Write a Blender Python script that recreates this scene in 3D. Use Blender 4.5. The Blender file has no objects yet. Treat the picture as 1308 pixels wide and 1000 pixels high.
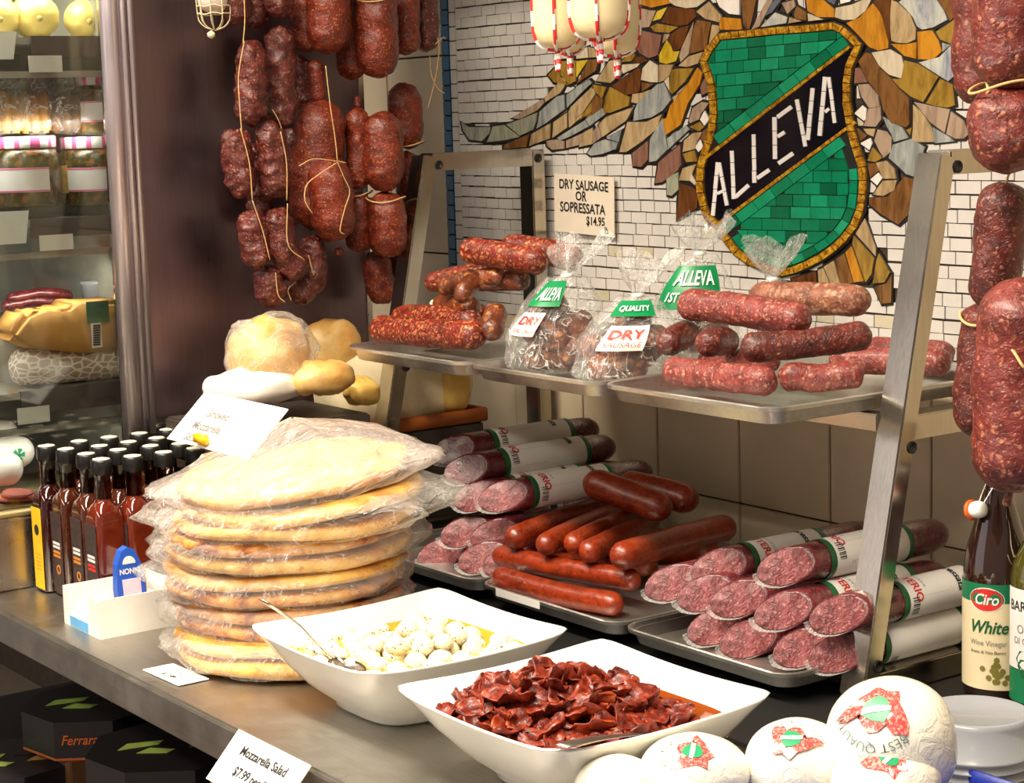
import bpy, bmesh, math, random
from mathutils import Vector, Matrix, noise
random.seed(7)
scn = bpy.context.scene
COL = scn.collection
# ------------------------------------------------------------------ camera
CAM = Vector((0.0, -2.04, 1.61))
CR = Vector((0.586034, 0.809736, -0.029869))
CU = Vector((-0.096547, 0.106379, 0.989627))
CF = Vector((-0.804514, 0.577072, -0.140519))
FP = 2453.557
cd = bpy.data.cameras.new('camera'); cam = bpy.data.objects.new('camera', cd); COL.objects.link(cam)
cd.sensor_fit = 'HORIZONTAL'; cd.sensor_width = 36.0; cd.lens = FP * 36.0 / 1308.0
cd.clip_start = 0.05; cd.clip_end = 50
cam.matrix_world = Matrix(((CR.x, CU.x, -CF.x, CAM.x), (CR.y, CU.y, -CF.y, CAM.y), (CR.z, CU.z, -CF.z, CAM.z), (0, 0, 0, 1)))
scn.camera = cam
# ------------------------------------------------------------------ light
vs = scn.view_settings
scn.display_settings.display_device = 'sRGB'
vs.view_transform = 'Standard'; vs.look = 'None'; vs.gamma = 1.0; vs.use_curve_mapping = False
vs.exposure = 1.08
world = bpy.data.worlds.new('world'); scn.world = world; world.use_nodes = True
bgn = world.node_tree.nodes['Background']; bgn.inputs[0].default_value = (0.52, 0.45, 0.40, 1); bgn.inputs[1].default_value = 0.27
def area(name, loc, rot, sx, sy, power, col):
    ld = bpy.data.lights.new(name, 'AREA'); ld.shape = 'RECTANGLE'; ld.size = sx; ld.size_y = sy
    ld.energy = power; ld.color = col
    lo = bpy.data.objects.new(name, ld); COL.objects.link(lo); lo.location = loc; lo.rotation_euler = rot
    return lo
WARM = (1.0, 0.89, 0.72)
area('ceiling_tube_light', (-2.2, -1.45, 2.72), (0, 0, 0), 3.4, 0.25, 68, WARM).data.spread = math.radians(140)
area('ceiling_tube_light', (-1.2, -3.1, 2.72), (0, 0, 0), 4.0, 0.25, 36, WARM)
area('shop_window_daylight', (-4.4, -4.9, 1.6), (math.radians(90), 0, 0), 4.4, 2.2, 15, (0.96, 0.90, 0.94))  # unseen panel, added to give the polished steel something bright to reflect

# ------------------------------------------------------------------ helpers
CT = 0.90                                    # counter top height
def ray(x, y):
    return CR * ((x - 654) / FP) - CU * ((y - 500) / FP) + CF
def aY(x, y, Y):
    d = ray(x, y); return CAM + d * ((Y - CAM.y) / d.y)
def aX(x, y, X):
    d = ray(x, y); return CAM + d * ((X - CAM.x) / d.x)
def aZ(x, y, Z):
    d = ray(x, y); return CAM + d * ((Z - CAM.z) / d.z)
def ppm(P):                                  # photo pixels per metre at P
    return FP / ((Vector(P) - CAM).dot(CF))
def fr(ox, oy, s, pts):
    return [(ox + x / s, oy + y / s) for x, y in pts]

def S(c):
    def f(v): return v / 12.92 if v <= 0.04045 else ((v + 0.055) / 1.055) ** 2.4
    return tuple(f(v / 255.0) for v in c) + (1.0,)
class NT:
    def __init__(s, name):
        s.m = bpy.data.materials.new(name); s.m.use_nodes = True
        s.t = s.m.node_tree; s.n = s.t.nodes; s.l = s.t.links
        s.b = s.n['Principled BSDF']; s.out = s.n['Material Output']
    def add(s, typ, **kw):
        n = s.n.new(typ)
        for k, v in kw.items():
            if k.startswith('i_'):
                n.inputs[k[2:].replace('_', ' ')].default_value = v
            else: setattr(n, k, v)
        return n
    def link(s, a, b): s.l.new(a, b)
    def coord(s, scale=(1, 1, 1), kind='Object', rot=(0, 0, 0)):
        tc = s.add('ShaderNodeTexCoord'); mp = s.add('ShaderNodeMapping')
        mp.inputs['Scale'].default_value = scale; mp.inputs['Rotation'].default_value = rot
        s.link(tc.outputs[kind], mp.inputs[0]); return mp.outputs[0]
    def noise(s, co, scale, detail=4, rough=0.6, dist=0.0):
        n = s.add('ShaderNodeTexNoise'); n.inputs['Scale'].default_value = scale; n.inputs['Detail'].default_value = detail
        n.inputs['Roughness'].default_value = rough; n.inputs['Distortion'].default_value = dist
        s.link(co, n.inputs['Vector']); return n.outputs['Fac']
    def vor(s, co, scale, feature='F1', out='Distance', rnd=1.0):
        n = s.add('ShaderNodeTexVoronoi'); n.feature = feature; n.inputs['Scale'].default_value = scale
        n.inputs['Randomness'].default_value = rnd
        s.link(co, n.inputs['Vector']); return n.outputs[out]
    def ramp(s, fac, stops):
        r = s.add('ShaderNodeValToRGB'); e = r.color_ramp.elements
        while len(e) > 1: e.remove(e[-1])
        for i, (p, c) in enumerate(stops):
            el = e[0] if i == 0 else e.new(p)
            el.position = p; el.color = c if len(c) == 4 else tuple(c) + (1,)
        s.link(fac, r.inputs[0]); return r.outputs[0]
    def mix(s, fac, a, b, mode='MIX'):
        m = s.add('ShaderNodeMix'); m.data_type = 'RGBA'; m.blend_type = mode
        for v, i in ((fac, 0), (a, 6), (b, 7)):
            if hasattr(v, 'is_linked') or hasattr(v, 'links'): s.link(v, m.inputs[i])
            else: m.inputs[i].default_value = v
        return m.outputs[2]
    def math(s, op, a, b=0.5):
        m = s.add('ShaderNodeMath'); m.operation = op
        for v, i in ((a, 0), (b, 1)):
            if hasattr(v, 'links'): s.link(v, m.inputs[i])
            else: m.inputs[i].default_value = v
        return m.outputs[0]
    def bump(s, h, strength, dist=0.002):
        b = s.add('ShaderNodeBump'); b.inputs['Strength'].default_value = strength; b.inputs['Distance'].default_value = dist
        s.link(h, b.inputs['Height']); s.link(b.outputs[0], s.b.inputs['Normal']); return b.outputs[0]
    def col(s, v):
        if hasattr(v, 'links'): s.link(v, s.b.inputs['Base Color'])
        else: s.b.inputs['Base Color'].default_value = v
    def P(s, **kw):
        for k, v in kw.items():
            i = s.b.inputs[k.replace('_', ' ')]
            if hasattr(v, 'links'): s.link(v, i)
            else: i.default_value = v
BW = [(0.0, (0, 0, 0, 1)), (1.0, (1, 1, 1, 1))]
def plain(name, rgb, rough=0.5, metal=0.0, var=0.12, scale=30, bump=0.0, coat=0.0, spec=0.5):
    t = NT(name); c = S(rgb); co = t.coord()
    n = t.noise(co, scale, 4)
    d = tuple(max(0, v * (1 - var)) for v in c[:3]) + (1,); u = tuple(min(1, v * (1 + var)) for v in c[:3]) + (1,)
    t.col(t.ramp(n, [(0.3, d), (0.7, u)])); t.P(Roughness=rough, Metallic=metal, Coat_Weight=coat)
    t.b.inputs['Specular IOR Level'].default_value = spec
    if bump: t.bump(t.noise(co, scale * 3, 4), bump)
    return t.m
def steel(name, rgb, rough=0.3, stretch=(4, 200, 200), bump=0.06):
    t = NT(name); co = t.coord(stretch)
    n = t.noise(co, 3, 3); c = S(rgb)
    t.col(t.ramp(n, [(0.3, tuple(v * 0.85 for v in c[:3])), (0.7, c)]))
    sm = t.noise(t.coord((1, 1, 1)), 9, 4)
    t.P(Metallic=1.0, Roughness=t.math('MULTIPLY_ADD', sm, 0.22) if False else rough)
    r = t.ramp(sm, [(0.3, (rough * 0.75,) * 3), (0.75, (rough * 1.35,) * 3)]); t.link(r, t.b.inputs['Roughness'])
    t.bump(n, bump, 0.001); return t.m
def meat(name, dark, mid, fat, fs=150, famt=0.36, rough=0.4, bump=0.7, big=22, gate=0.4, coat=0.15, wr=90, fstr=0.9):
    t = NT(name); co = t.coord()
    wn = t.add('ShaderNodeTexNoise'); wn.inputs['Scale'].default_value = fs * 0.6; wn.inputs['Detail'].default_value = 3; t.link(co, wn.inputs['Vector'])
    wv = t.add('ShaderNodeVectorMath'); wv.operation = 'MULTIPLY_ADD'; k = 1.5 / fs
    wv.inputs[1].default_value = (k, k, k); t.link(wn.outputs['Color'], wv.inputs[0]); t.link(co, wv.inputs[2]); cw = wv.outputs[0]
    n1 = t.noise(co, big, 5, 0.7); base = t.ramp(n1, [(0.30, S(dark)), (0.66, S(mid))])
    def fleck(sc, am, gt):
        dv = t.vor(cw, sc, 'F1'); cv = t.vor(cw, sc, 'F1', 'Color')
        sep = t.add('ShaderNodeSeparateColor'); t.link(cv, sep.inputs[0])
        return t.math('MULTIPLY', t.ramp(dv, [(am, (1, 1, 1, 1)), (am + 0.22, (0, 0, 0, 1))]), t.math('GREATER_THAN', sep.outputs[0], gt))
    f1 = t.math('MULTIPLY', fleck(fs, famt, gate), t.ramp(t.noise(co, 30, 3), [(0.38, (0.3,) * 3), (0.58, (fstr,) * 3)]))
    f2 = t.math('MULTIPLY', fleck(fs * 1.9, famt, 0.55), 0.55 * fstr)
    fac = t.math('MAXIMUM', f1, f2)
    dk = t.ramp(t.noise(cw, fs * 0.45, 4, 0.7), [(0.32, (0.40, 0.36, 0.36)), (0.56, (1, 1, 1))])
    base = t.mix(1.0, base, dk, 'MULTIPLY')
    t.col(t.mix(fac, base, S(fat)))
    t.P(Roughness=rough, Coat_Weight=coat, Coat_Roughness=0.25)
    h = t.math('ADD', t.noise(cw, wr, 5, 0.65), t.math('MULTIPLY', fac, 0.3))
    t.bump(h, bump, 0.004); return t.m
def film(name, tint=(238, 236, 232), clear=0.9, rough=0.1, bump=0.8, scale=14, haze=1.0, crease_glint=0.35):
    t = NT(name); co = t.coord((1, 1, 1))
    wr = t.noise(co, scale, 5, 0.55, 0.5); ridge = t.math('ABSOLUTE', t.math('SUBTRACT', wr, 0.5))
    w2 = t.noise(t.coord((1.6, 0.5, 0.7), rot=(0.5, 0.3, 0.8)), scale * 3.2, 3, 0.5, 0.8); r2 = t.math('ABSOLUTE', t.math('SUBTRACT', w2, 0.5))
    t.col(S(tint)); t.P(Roughness=rough, Coat_Weight=0.8, Coat_Roughness=0.06)
    nb = t.bump(t.math('ADD', t.math('MULTIPLY', ridge, -1.0), t.math('MULTIPLY', r2, -0.45)), bump, 0.02)
    tr = t.add('ShaderNodeBsdfTransparent'); mx = t.add('ShaderNodeMixShader')
    lw = t.add('ShaderNodeLayerWeight'); lw.inputs['Blend'].default_value = 0.3
    t.link(nb, lw.inputs['Normal'])
    f = t.math('ADD', t.math('MULTIPLY', lw.outputs['Facing'], 0.45 * haze), 1 - clear)
    cr = t.ramp(r2, [(0.0, (crease_glint,) * 3), (0.022, (0, 0, 0))])  # whitish lines along the creases, painted in as glints
    f = t.math('MINIMUM', t.math('ADD', f, cr), 0.95)
    t.link(f, mx.inputs[0]); t.link(tr.outputs[0], mx.inputs[1]); t.link(t.b.outputs[0], mx.inputs[2])
    t.link(mx.outputs[0], t.out.inputs[0]); return t.m

WORLD = {}                                   # object name -> world origin
def P_(o): return WORLD.get(o.name, Vector((0, 0, 0))) if o else Vector((0, 0, 0))
def tag(o, label=None, cat=None, group=None, kind=None):
    if label: o['label'] = label
    if cat: o['category'] = cat
    if group: o['group'] = group
    if kind: o['kind'] = kind
    return o
def thing(name, label, cat, loc, group=None):
    o = bpy.data.objects.new(name, None); COL.objects.link(o); o.location = loc; o.empty_display_size = 0.02
    WORLD[o.name] = Vector(loc); return tag(o, label, cat, group)
def obj(name, geo, mat, parent=None, smooth=True, loc=None):
    """geo = (verts in world space, faces[, material index per face]); one mesh object"""
    vs_, fs_ = geo[0], geo[1]
    org = P_(parent) if parent else (Vector(loc) if loc is not None else sum((Vector(v) for v in vs_), Vector()) / max(1, len(vs_)))
    me = bpy.data.meshes.new(name)
    me.from_pydata([tuple(Vector(v) - org) for v in vs_], [], fs_)
    for m in (mat if isinstance(mat, (list, tuple)) else [mat]): me.materials.append(m)
    if len(geo) > 2:
        for p, k in zip(me.polygons, geo[2]): p.material_index = k
    if smooth:
        me.polygons.foreach_set('use_smooth', [True] * len(me.polygons))
    me.update()
    o = bpy.data.objects.new(name, me); COL.objects.link(o)
    WORLD[o.name] = org
    if parent: o.parent = parent
    else: o.location = org
    return o
def sharp(o, ang=35):
    me = o.data
    bm = bmesh.new(); bm.from_mesh(me)
    a = math.radians(ang)
    for e in bm.edges:
        if len(e.link_faces) == 2 and e.calc_face_angle(0) > a: e.smooth = False
    bm.to_mesh(me); bm.free(); return o
def join(*gs):
    v, f, k = [], [], []
    for g in gs:
        n = len(v); v += list(g[0]); f += [tuple(i + n for i in q) for q in g[1]]
        k += list(g[2]) if len(g) > 2 else [0] * len(g[1])
    return v, f, k
def box(a, b, bev=0.0):
    a = Vector(a); b = Vector(b); lo = Vector(map(min, a, b)); hi = Vector(map(max, a, b))
    if not bev:
        v = [Vector((x, y, z)) for z in (lo.z, hi.z) for y in (lo.y, hi.y) for x in (lo.x, hi.x)]
        return v, [(0, 2, 3, 1), (4, 5, 7, 6), (0, 1, 5, 4), (2, 6, 7, 3), (0, 4, 6, 2), (1, 3, 7, 5)]
    bm = bmesh.new(); bmesh.ops.create_cube(bm, size=1)
    c = (lo + hi) / 2; d = hi - lo
    for w in bm.verts: w.co = Vector((w.co.x * d.x, w.co.y * d.y, w.co.z * d.z)) + c
    bmesh.ops.bevel(bm, geom=bm.edges[:], offset=bev, segments=2, affect='EDGES')
    return bmgeo(bm)
def bmgeo(bm):
    bm.verts.index_update(); r = ([v.co.copy() for v in bm.verts], [tuple(v.index for v in f.verts) for f in bm.faces]); bm.free(); return r
def xf(g, M): return ([M @ Vector(v) for v in g[0]],) + tuple(g[1:])
def beam(p0, p1, w, h, up=(0, 0, 1), bev=0.0):
    """box beam from p0 to p1; w along side, h along up"""
    p0 = Vector(p0); p1 = Vector(p1); d = p1 - p0; L = d.length; d.normalize()
    s = d.cross(Vector(up)).normalized(); u = s.cross(d)
    M = Matrix(((d.x, s.x, u.x, p0.x), (d.y, s.y, u.y, p0.y), (d.z, s.z, u.z, p0.z), (0, 0, 0, 1)))
    return xf(box((0, -w / 2, -h / 2), (L, w / 2, h / 2), bev), M)
def prism(poly, n0, n1):
    """poly: list of 3D points (planar); extruded from +n0 to +n1 offsets (vectors)"""
    n = len(poly); v = [Vector(p) + n0 for p in poly] + [Vector(p) + n1 for p in poly]
    f = [tuple(range(n)), tuple(range(2 * n - 1, n - 1, -1))] + [(i, i + n, (i + 1) % n + n, (i + 1) % n) for i in range(n)]
    return v, f
def lathe(prof, c=(0, 0, 0), seg=28, sx=1, sy=1, cap0=True, cap1=True, axis=None):
    c = Vector(c); v = []; f = []
    for r, z in prof:
        for i in range(seg):
            a = 2 * math.pi * i / seg; v.append(Vector((r * math.cos(a) * sx, r * math.sin(a) * sy, z)))
    for k in range(len(prof) - 1):
        for i in range(seg):
            j = (i + 1) % seg; f.append((k * seg + i, k * seg + j, (k + 1) * seg + j, (k + 1) * seg + i))
    if cap0: f.append(tuple(range(seg - 1, -1, -1)))
    if cap1: f.append(tuple(range((len(prof) - 1) * seg, len(prof) * seg)))
    if axis is not None:
        q = Vector((0, 0, 1)).rotation_difference(Vector(axis).normalized()).to_matrix(); v = [q @ p for p in v]
    return [p + c for p in v], f
def spline(pts, n):
    pts = [Vector(p) for p in pts]
    if len(pts) == 2: return [pts[0].lerp(pts[1], i / (n - 1)) for i in range(n)]
    P = [2 * pts[0] - pts[1]] + pts + [2 * pts[-1] - pts[-2]]
    dense = []
    for k in range(1, len(P) - 2):
        for i in range(16):
            t = i / 16; a, b, c, d = P[k - 1:k + 3]
            dense.append(0.5 * (2 * b + (c - a) * t + (2 * a - 5 * b + 4 * c - d) * t * t + (3 * b - a - 3 * c + d) * t ** 3))
    dense.append(pts[-1])
    L = [0]
    for i in range(1, len(dense)): L.append(L[-1] + (dense[i] - dense[i - 1]).length)
    out = []; k = 0
    for i in range(n):
        s = L[-1] * i / (n - 1)
        while k < len(L) - 2 and L[k + 1] < s: k += 1
        t = (s - L[k]) / max(1e-9, L[k + 1] - L[k]); out.append(dense[k].lerp(dense[k + 1], min(1, t)))
    return out
def sweep(path, rad, seg=12, up=None, flat=1.0, caps=True):
    n = len(path); v = []; f = []
    T = [(path[min(i + 1, n - 1)] - path[max(i - 1, 0)]).normalized() for i in range(n)]
    u = Vector(up) if up else (Vector((0, 0, 1)) if abs(T[0].z) < 0.8 else Vector((1, 0, 0)))
    for i in range(n):
        s = T[i].cross(u).normalized(); u = s.cross(T[i]).normalized()
        r = rad[i] if isinstance(rad, (list, tuple)) else rad
        for k in range(seg):
            a = 2 * math.pi * k / seg; v.append(path[i] + (s * math.cos(a) + u * math.sin(a) * flat) * r)
    for i in range(n - 1):
        for k in range(seg):
            j = (k + 1) % seg; f.append((i * seg + k, i * seg + j, (i + 1) * seg + j, (i + 1) * seg + k))
    if caps: f.append(tuple(range(seg - 1, -1, -1))); f.append(tuple(range((n - 1) * seg, n * seg)))
    return v, f
def cord(pts, r=0.0012, n=None, seg=6):
    n = n or max(6, 5 * len(pts)); return sweep(spline(pts, n), r, seg)
def lumps(g, amp, freq, seed=0, fine=0.0):
    """push vertices of a closed mesh in and out by smooth noise along the vertex normals"""
    me = bpy.data.meshes.new('t'); me.from_pydata([tuple(v) for v in g[0]], [], g[1]); me.update()
    off = Vector((seed * 3.7, seed * 1.3, seed * 2.1)); out = []
    for v, nn in zip(g[0], me.vertex_normals):
        p = Vector(v) * freq + off
        d = noise.noise(p) * amp + (noise.noise(p * 2.7) * fine if fine else 0)
        out.append(Vector(v) + Vector(nn.vector) * d)
    bpy.data.meshes.remove(me); return (out,) + tuple(g[1:])
def sausage_geo(pts, r, lump=0.0015, freq=45, seed=0, e0=1.0, e1=1.0, tip0=0.0, tip1=0.0, seg=20, n=30, flat=1.0, waist=None):
    path = spline(pts, 60); L = sum((path[i + 1] - path[i]).length for i in range(59))
    us = []
    for i in range(n):
        t = i / (n - 1); us.append(0.5 - 0.5 * math.cos(math.pi * t) if True else t)
    us = [0.55 * u + 0.45 * (i / (n - 1)) for i, u in enumerate(us)]
    us[0] = 0; us[-1] = 1
    P = []; R = []
    E0 = min(r * e0, L * 0.45); E1 = min(r * e1, L * 0.45)
    for u in us:
        k = u * 59; i = min(58, int(k)); P.append(path[i].lerp(path[i + 1], k - i))
        s0 = u * L; s1 = (1 - u) * L; rr = r
        if s0 < E0: rr *= max(0.05 + tip0, math.sqrt(max(0, 1 - (1 - s0 / E0) ** 2)))
        if s1 < E1: rr = min(rr, r * max(0.05 + tip1, math.sqrt(max(0, 1 - (1 - s1 / E1) ** 2))))
        if waist:
            for wu, wd, ww in waist: rr *= 1 - wd * math.exp(-((u - wu) / ww) ** 2)
        R.append(rr)
    g = sweep(P, R, seg, flat=flat)
    return lumps(g, lump, freq, seed, lump * 0.5) if lump else g
FONT = {}
def text_geo(s, size, align='CENTER', shear=0.0, extr=0.0, bold=0.0):
    cu = bpy.data.curves.new('t', 'FONT'); cu.body = s; cu.size = size; cu.align_x = align; cu.align_y = 'CENTER'
    cu.shear = shear; cu.extrude = extr; cu.offset = bold; cu.resolution_u = 3
    to = bpy.data.objects.new('t', cu); COL.objects.link(to)
    dg = bpy.context.evaluated_depsgraph_get(); me = to.evaluated_get(dg).to_mesh()
    v = [p.co.copy() for p in me.vertices]; f = [tuple(p.vertices) for p in me.polygons]
    to.evaluated_get(dg).to_mesh_clear(); bpy.data.objects.remove(to); bpy.data.curves.remove(cu)
    return v, f
def place(g, o, ex, ey, lift=0.0):
    """map flat text (x,y) to plane o + x*ex + y*ey, lifted along the normal"""
    o = Vector(o); ex = Vector(ex).normalized(); ey = Vector(ey).normalized(); nz = ex.cross(ey).normalized()
    return ([o + ex * p.x + ey * p.y + nz * lift for p in map(Vector, g[0])],) + tuple(g[1:])
# ------------------------------------------------------------------ materials of the setting
M = {}
M['grout'] = plain('grout_dark', (58, 46, 36), 0.9, var=0.25)
M['creamtile'] = plain('cream_glazed_tile', (212, 194, 164), 0.28, var=0.06, scale=9, bump=0.03)
M['bluetile'] = plain('blue_tile', (18, 84, 128), 0.2, var=0.2, scale=40)
M['whitetile'] = plain('white_mosaic_tile', (208, 202, 196), 0.22, var=0.05, scale=25)
M['whitetile_stained'] = plain('stained_mosaic_tile', (196, 186, 162), 0.25, var=0.08, scale=60)
M['lead'] = plain('black_leading', (22, 18, 16), 0.5)
M['letterwhite'] = plain('white_letter_glass', (235, 228, 224), 0.2, var=0.03)
M['blackglass'] = plain('black_glass', (16, 14, 22), 0.12, var=0.3)
for i, c in enumerate(((10, 122, 84), (16, 134, 96), (8, 104, 70), (24, 146, 104), (6, 92, 62))):
    M['green%d' % i] = plain('green_glass_%d' % i, c, 0.16, var=0.14, scale=45)
t = NT('gold_smalti'); co = t.coord(); n = t.noise(co, 130, 4, 0.7)
t.col(t.ramp(n, [(0.3, S((92, 58, 6))), (0.5, S((192, 132, 16))), (0.68, S((240, 196, 60)))])); t.P(Roughness=0.22, Metallic=0.35)
t.bump(n, 0.6, 0.004); M['gold'] = t.m
def feather_mat(name, a, b, c=None):
    t = NT('feather_' + name); co = t.coord((9, 9, 2.2), rot=(0, 0.65, 0))
    n = t.noise(co, 8, 4, 0.6, 0.8)
    st = [(0.3, S(a)), (0.58, S(b))] + ([(0.75, S(c))] if c else [])
    t.col(t.ramp(n, st)); t.P(Roughness=0.18, Coat_Weight=0.3); return t.m
FM = {k: feather_mat(k, *v) for k, v in {
    'GG': ((120, 122, 104), (158, 158, 138)), 'GB': ((112, 116, 118), (156, 158, 152), (184, 182, 168)), 'MV': ((132, 108, 88), (172, 148, 126)),
    'T': ((138, 112, 78), (184, 158, 118)), 'OG': ((110, 82, 26), (158, 124, 52)), 'BR': ((84, 54, 28), (128, 88, 48)), 'DB': ((62, 36, 20), (104, 62, 30)),
    'AM': ((150, 92, 20), (196, 134, 36)), 'Y': ((172, 140, 24), (206, 178, 60)), 'CR': ((176, 160, 134), (208, 194, 168)), 'W': ((222, 214, 204), (236, 230, 222)),
    'PU': ((104, 70, 58), (138, 98, 82)), 'DU': ((58, 62, 78), (100, 104, 120)), 'BS': ((120, 126, 150), (188, 188, 178), (206, 204, 190))}.items()}
M['steel'] = steel('brushed_steel', (196, 188, 178), 0.27, (200, 200, 3))
M['steel_rack'] = steel('polished_rack_steel', (188, 180, 166), 0.2, (120, 120, 4), 0.03)
M['steel_counter'] = steel('worn_counter_steel', (180, 175, 166), 0.38, (3, 120, 120), 0.08)
M['steel_panel'] = steel('case_panel_steel', (128, 110, 116), 0.36, (150, 150, 3), 0.04)
M['alu'] = steel('sheet_pan_aluminium', (206, 203, 196), 0.40, (40, 40, 40), 0.03)
M['post'] = steel('lavender_anodised_post', (216, 204, 210), 0.34, (120, 120, 3), 0.02)  # base colour carries the lavender reflection of the steel post
M['post'].node_tree.nodes['Principled BSDF'].inputs['Metallic'].default_value = .78
M['black'] = plain('black_void', (14, 12, 12), 0.6)
M['floor'] = plain('floor_tile', (104, 92, 80), 0.5)
M['ceil'] = plain('ceiling_paint', (196, 188, 176), 0.8)

# ------------------------------------------------------------------ room shell
def struct(name, geo, mat, parent=None, smooth=False):
    o = obj(name, geo, mat, parent, smooth); o['kind'] = 'structure'; return o
struct('floor', box((-6, -5, -0.1), (3, 0.1, 0)), M['floor'])
struct('ceiling', box((-6, -5, 2.8), (3, 0.1, 2.9)), M['ceil'])
wall = struct('wall_back', box((-6, 0.004, 0), (3, 0.12, 2.8)), M['grout'])
MX0, MX1, MZ0, MZ1 = -3.031, -1.46, 1.258, 2.02      # mosaic panel on the wall
xs = [-1.83 + 0.2 * k for k in range(-12, 9)]
zs = [0.627, 0.993, 1.359, 1.731, 2.10]
for i in range(len(xs) - 1):
    for j in range(len(zs) - 1):
        x0, x1, z0, z1 = xs[i] + .0016, xs[i + 1] - .0016, zs[j] + .0016, zs[j + 1] - .0016
        segs = [(x0, x1, z0, z1)]
        if x1 > MX0 and x0 < MX1 and z1 > MZ0:
            segs = []
            if x0 < MX0: segs.append((x0, MX0, z0, z1))
            if z0 < MZ0: segs.append((max(x0, MX0) if x0 < MX0 else x0, x1, z0, MZ0))
            if x1 > MX1 and x0 < MX1: segs.append((MX1, x1, z0, z1))
        for a in segs:
            dy = random.uniform(0, .0012)
            sharp(obj('tile', box((a[0], -0.001 - dy, a[2]), (a[1], 0.006, a[3]), 0.0012), M['creamtile'], wall))

# ------------------------------------------------------------------ eagle mosaic
mos = thing('wall_mosaic', 'glass eagle mosaic with green shield and slanted white lettering on the back wall', 'mosaic', (-2.3, 0, 1.6))
obj('setting_bed', box((MX0, -0.0012, MZ0), (MX1, 0.004, MZ1)), M['grout'], mos, False)
NY = Vector((0, -1, 0))
def wp(p): return aY(p[0], p[1], 0.0)
def inside(p, poly):
    c = False; n = len(poly)
    for i in range(n):
        (x0, y0), (x1, y1) = poly[i], poly[i - 1]
        if (y0 > p[1]) != (y1 > p[1]) and p[0] < (x1 - x0) * (p[1] - y0) / (y1 - y0) + x0: c = not c
    return c
def w2(p): q = wp(p); return (q.x, q.z)
sil = [w2(p) for p in [(592, 153), (640, 158), (690, 130), (740, 70), (790, 30), (800, -10), (1260, -10), (1240, 100), (1222, 178), (1170, 200), (1150, 285), (1112, 278),
       (1130, 330), (1142, 390), (1000, 395), (940, 345), (905, 305), (868, 285), (845, 235), (800, 212), (740, 203), (680, 193), (600, 180)]]
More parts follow.
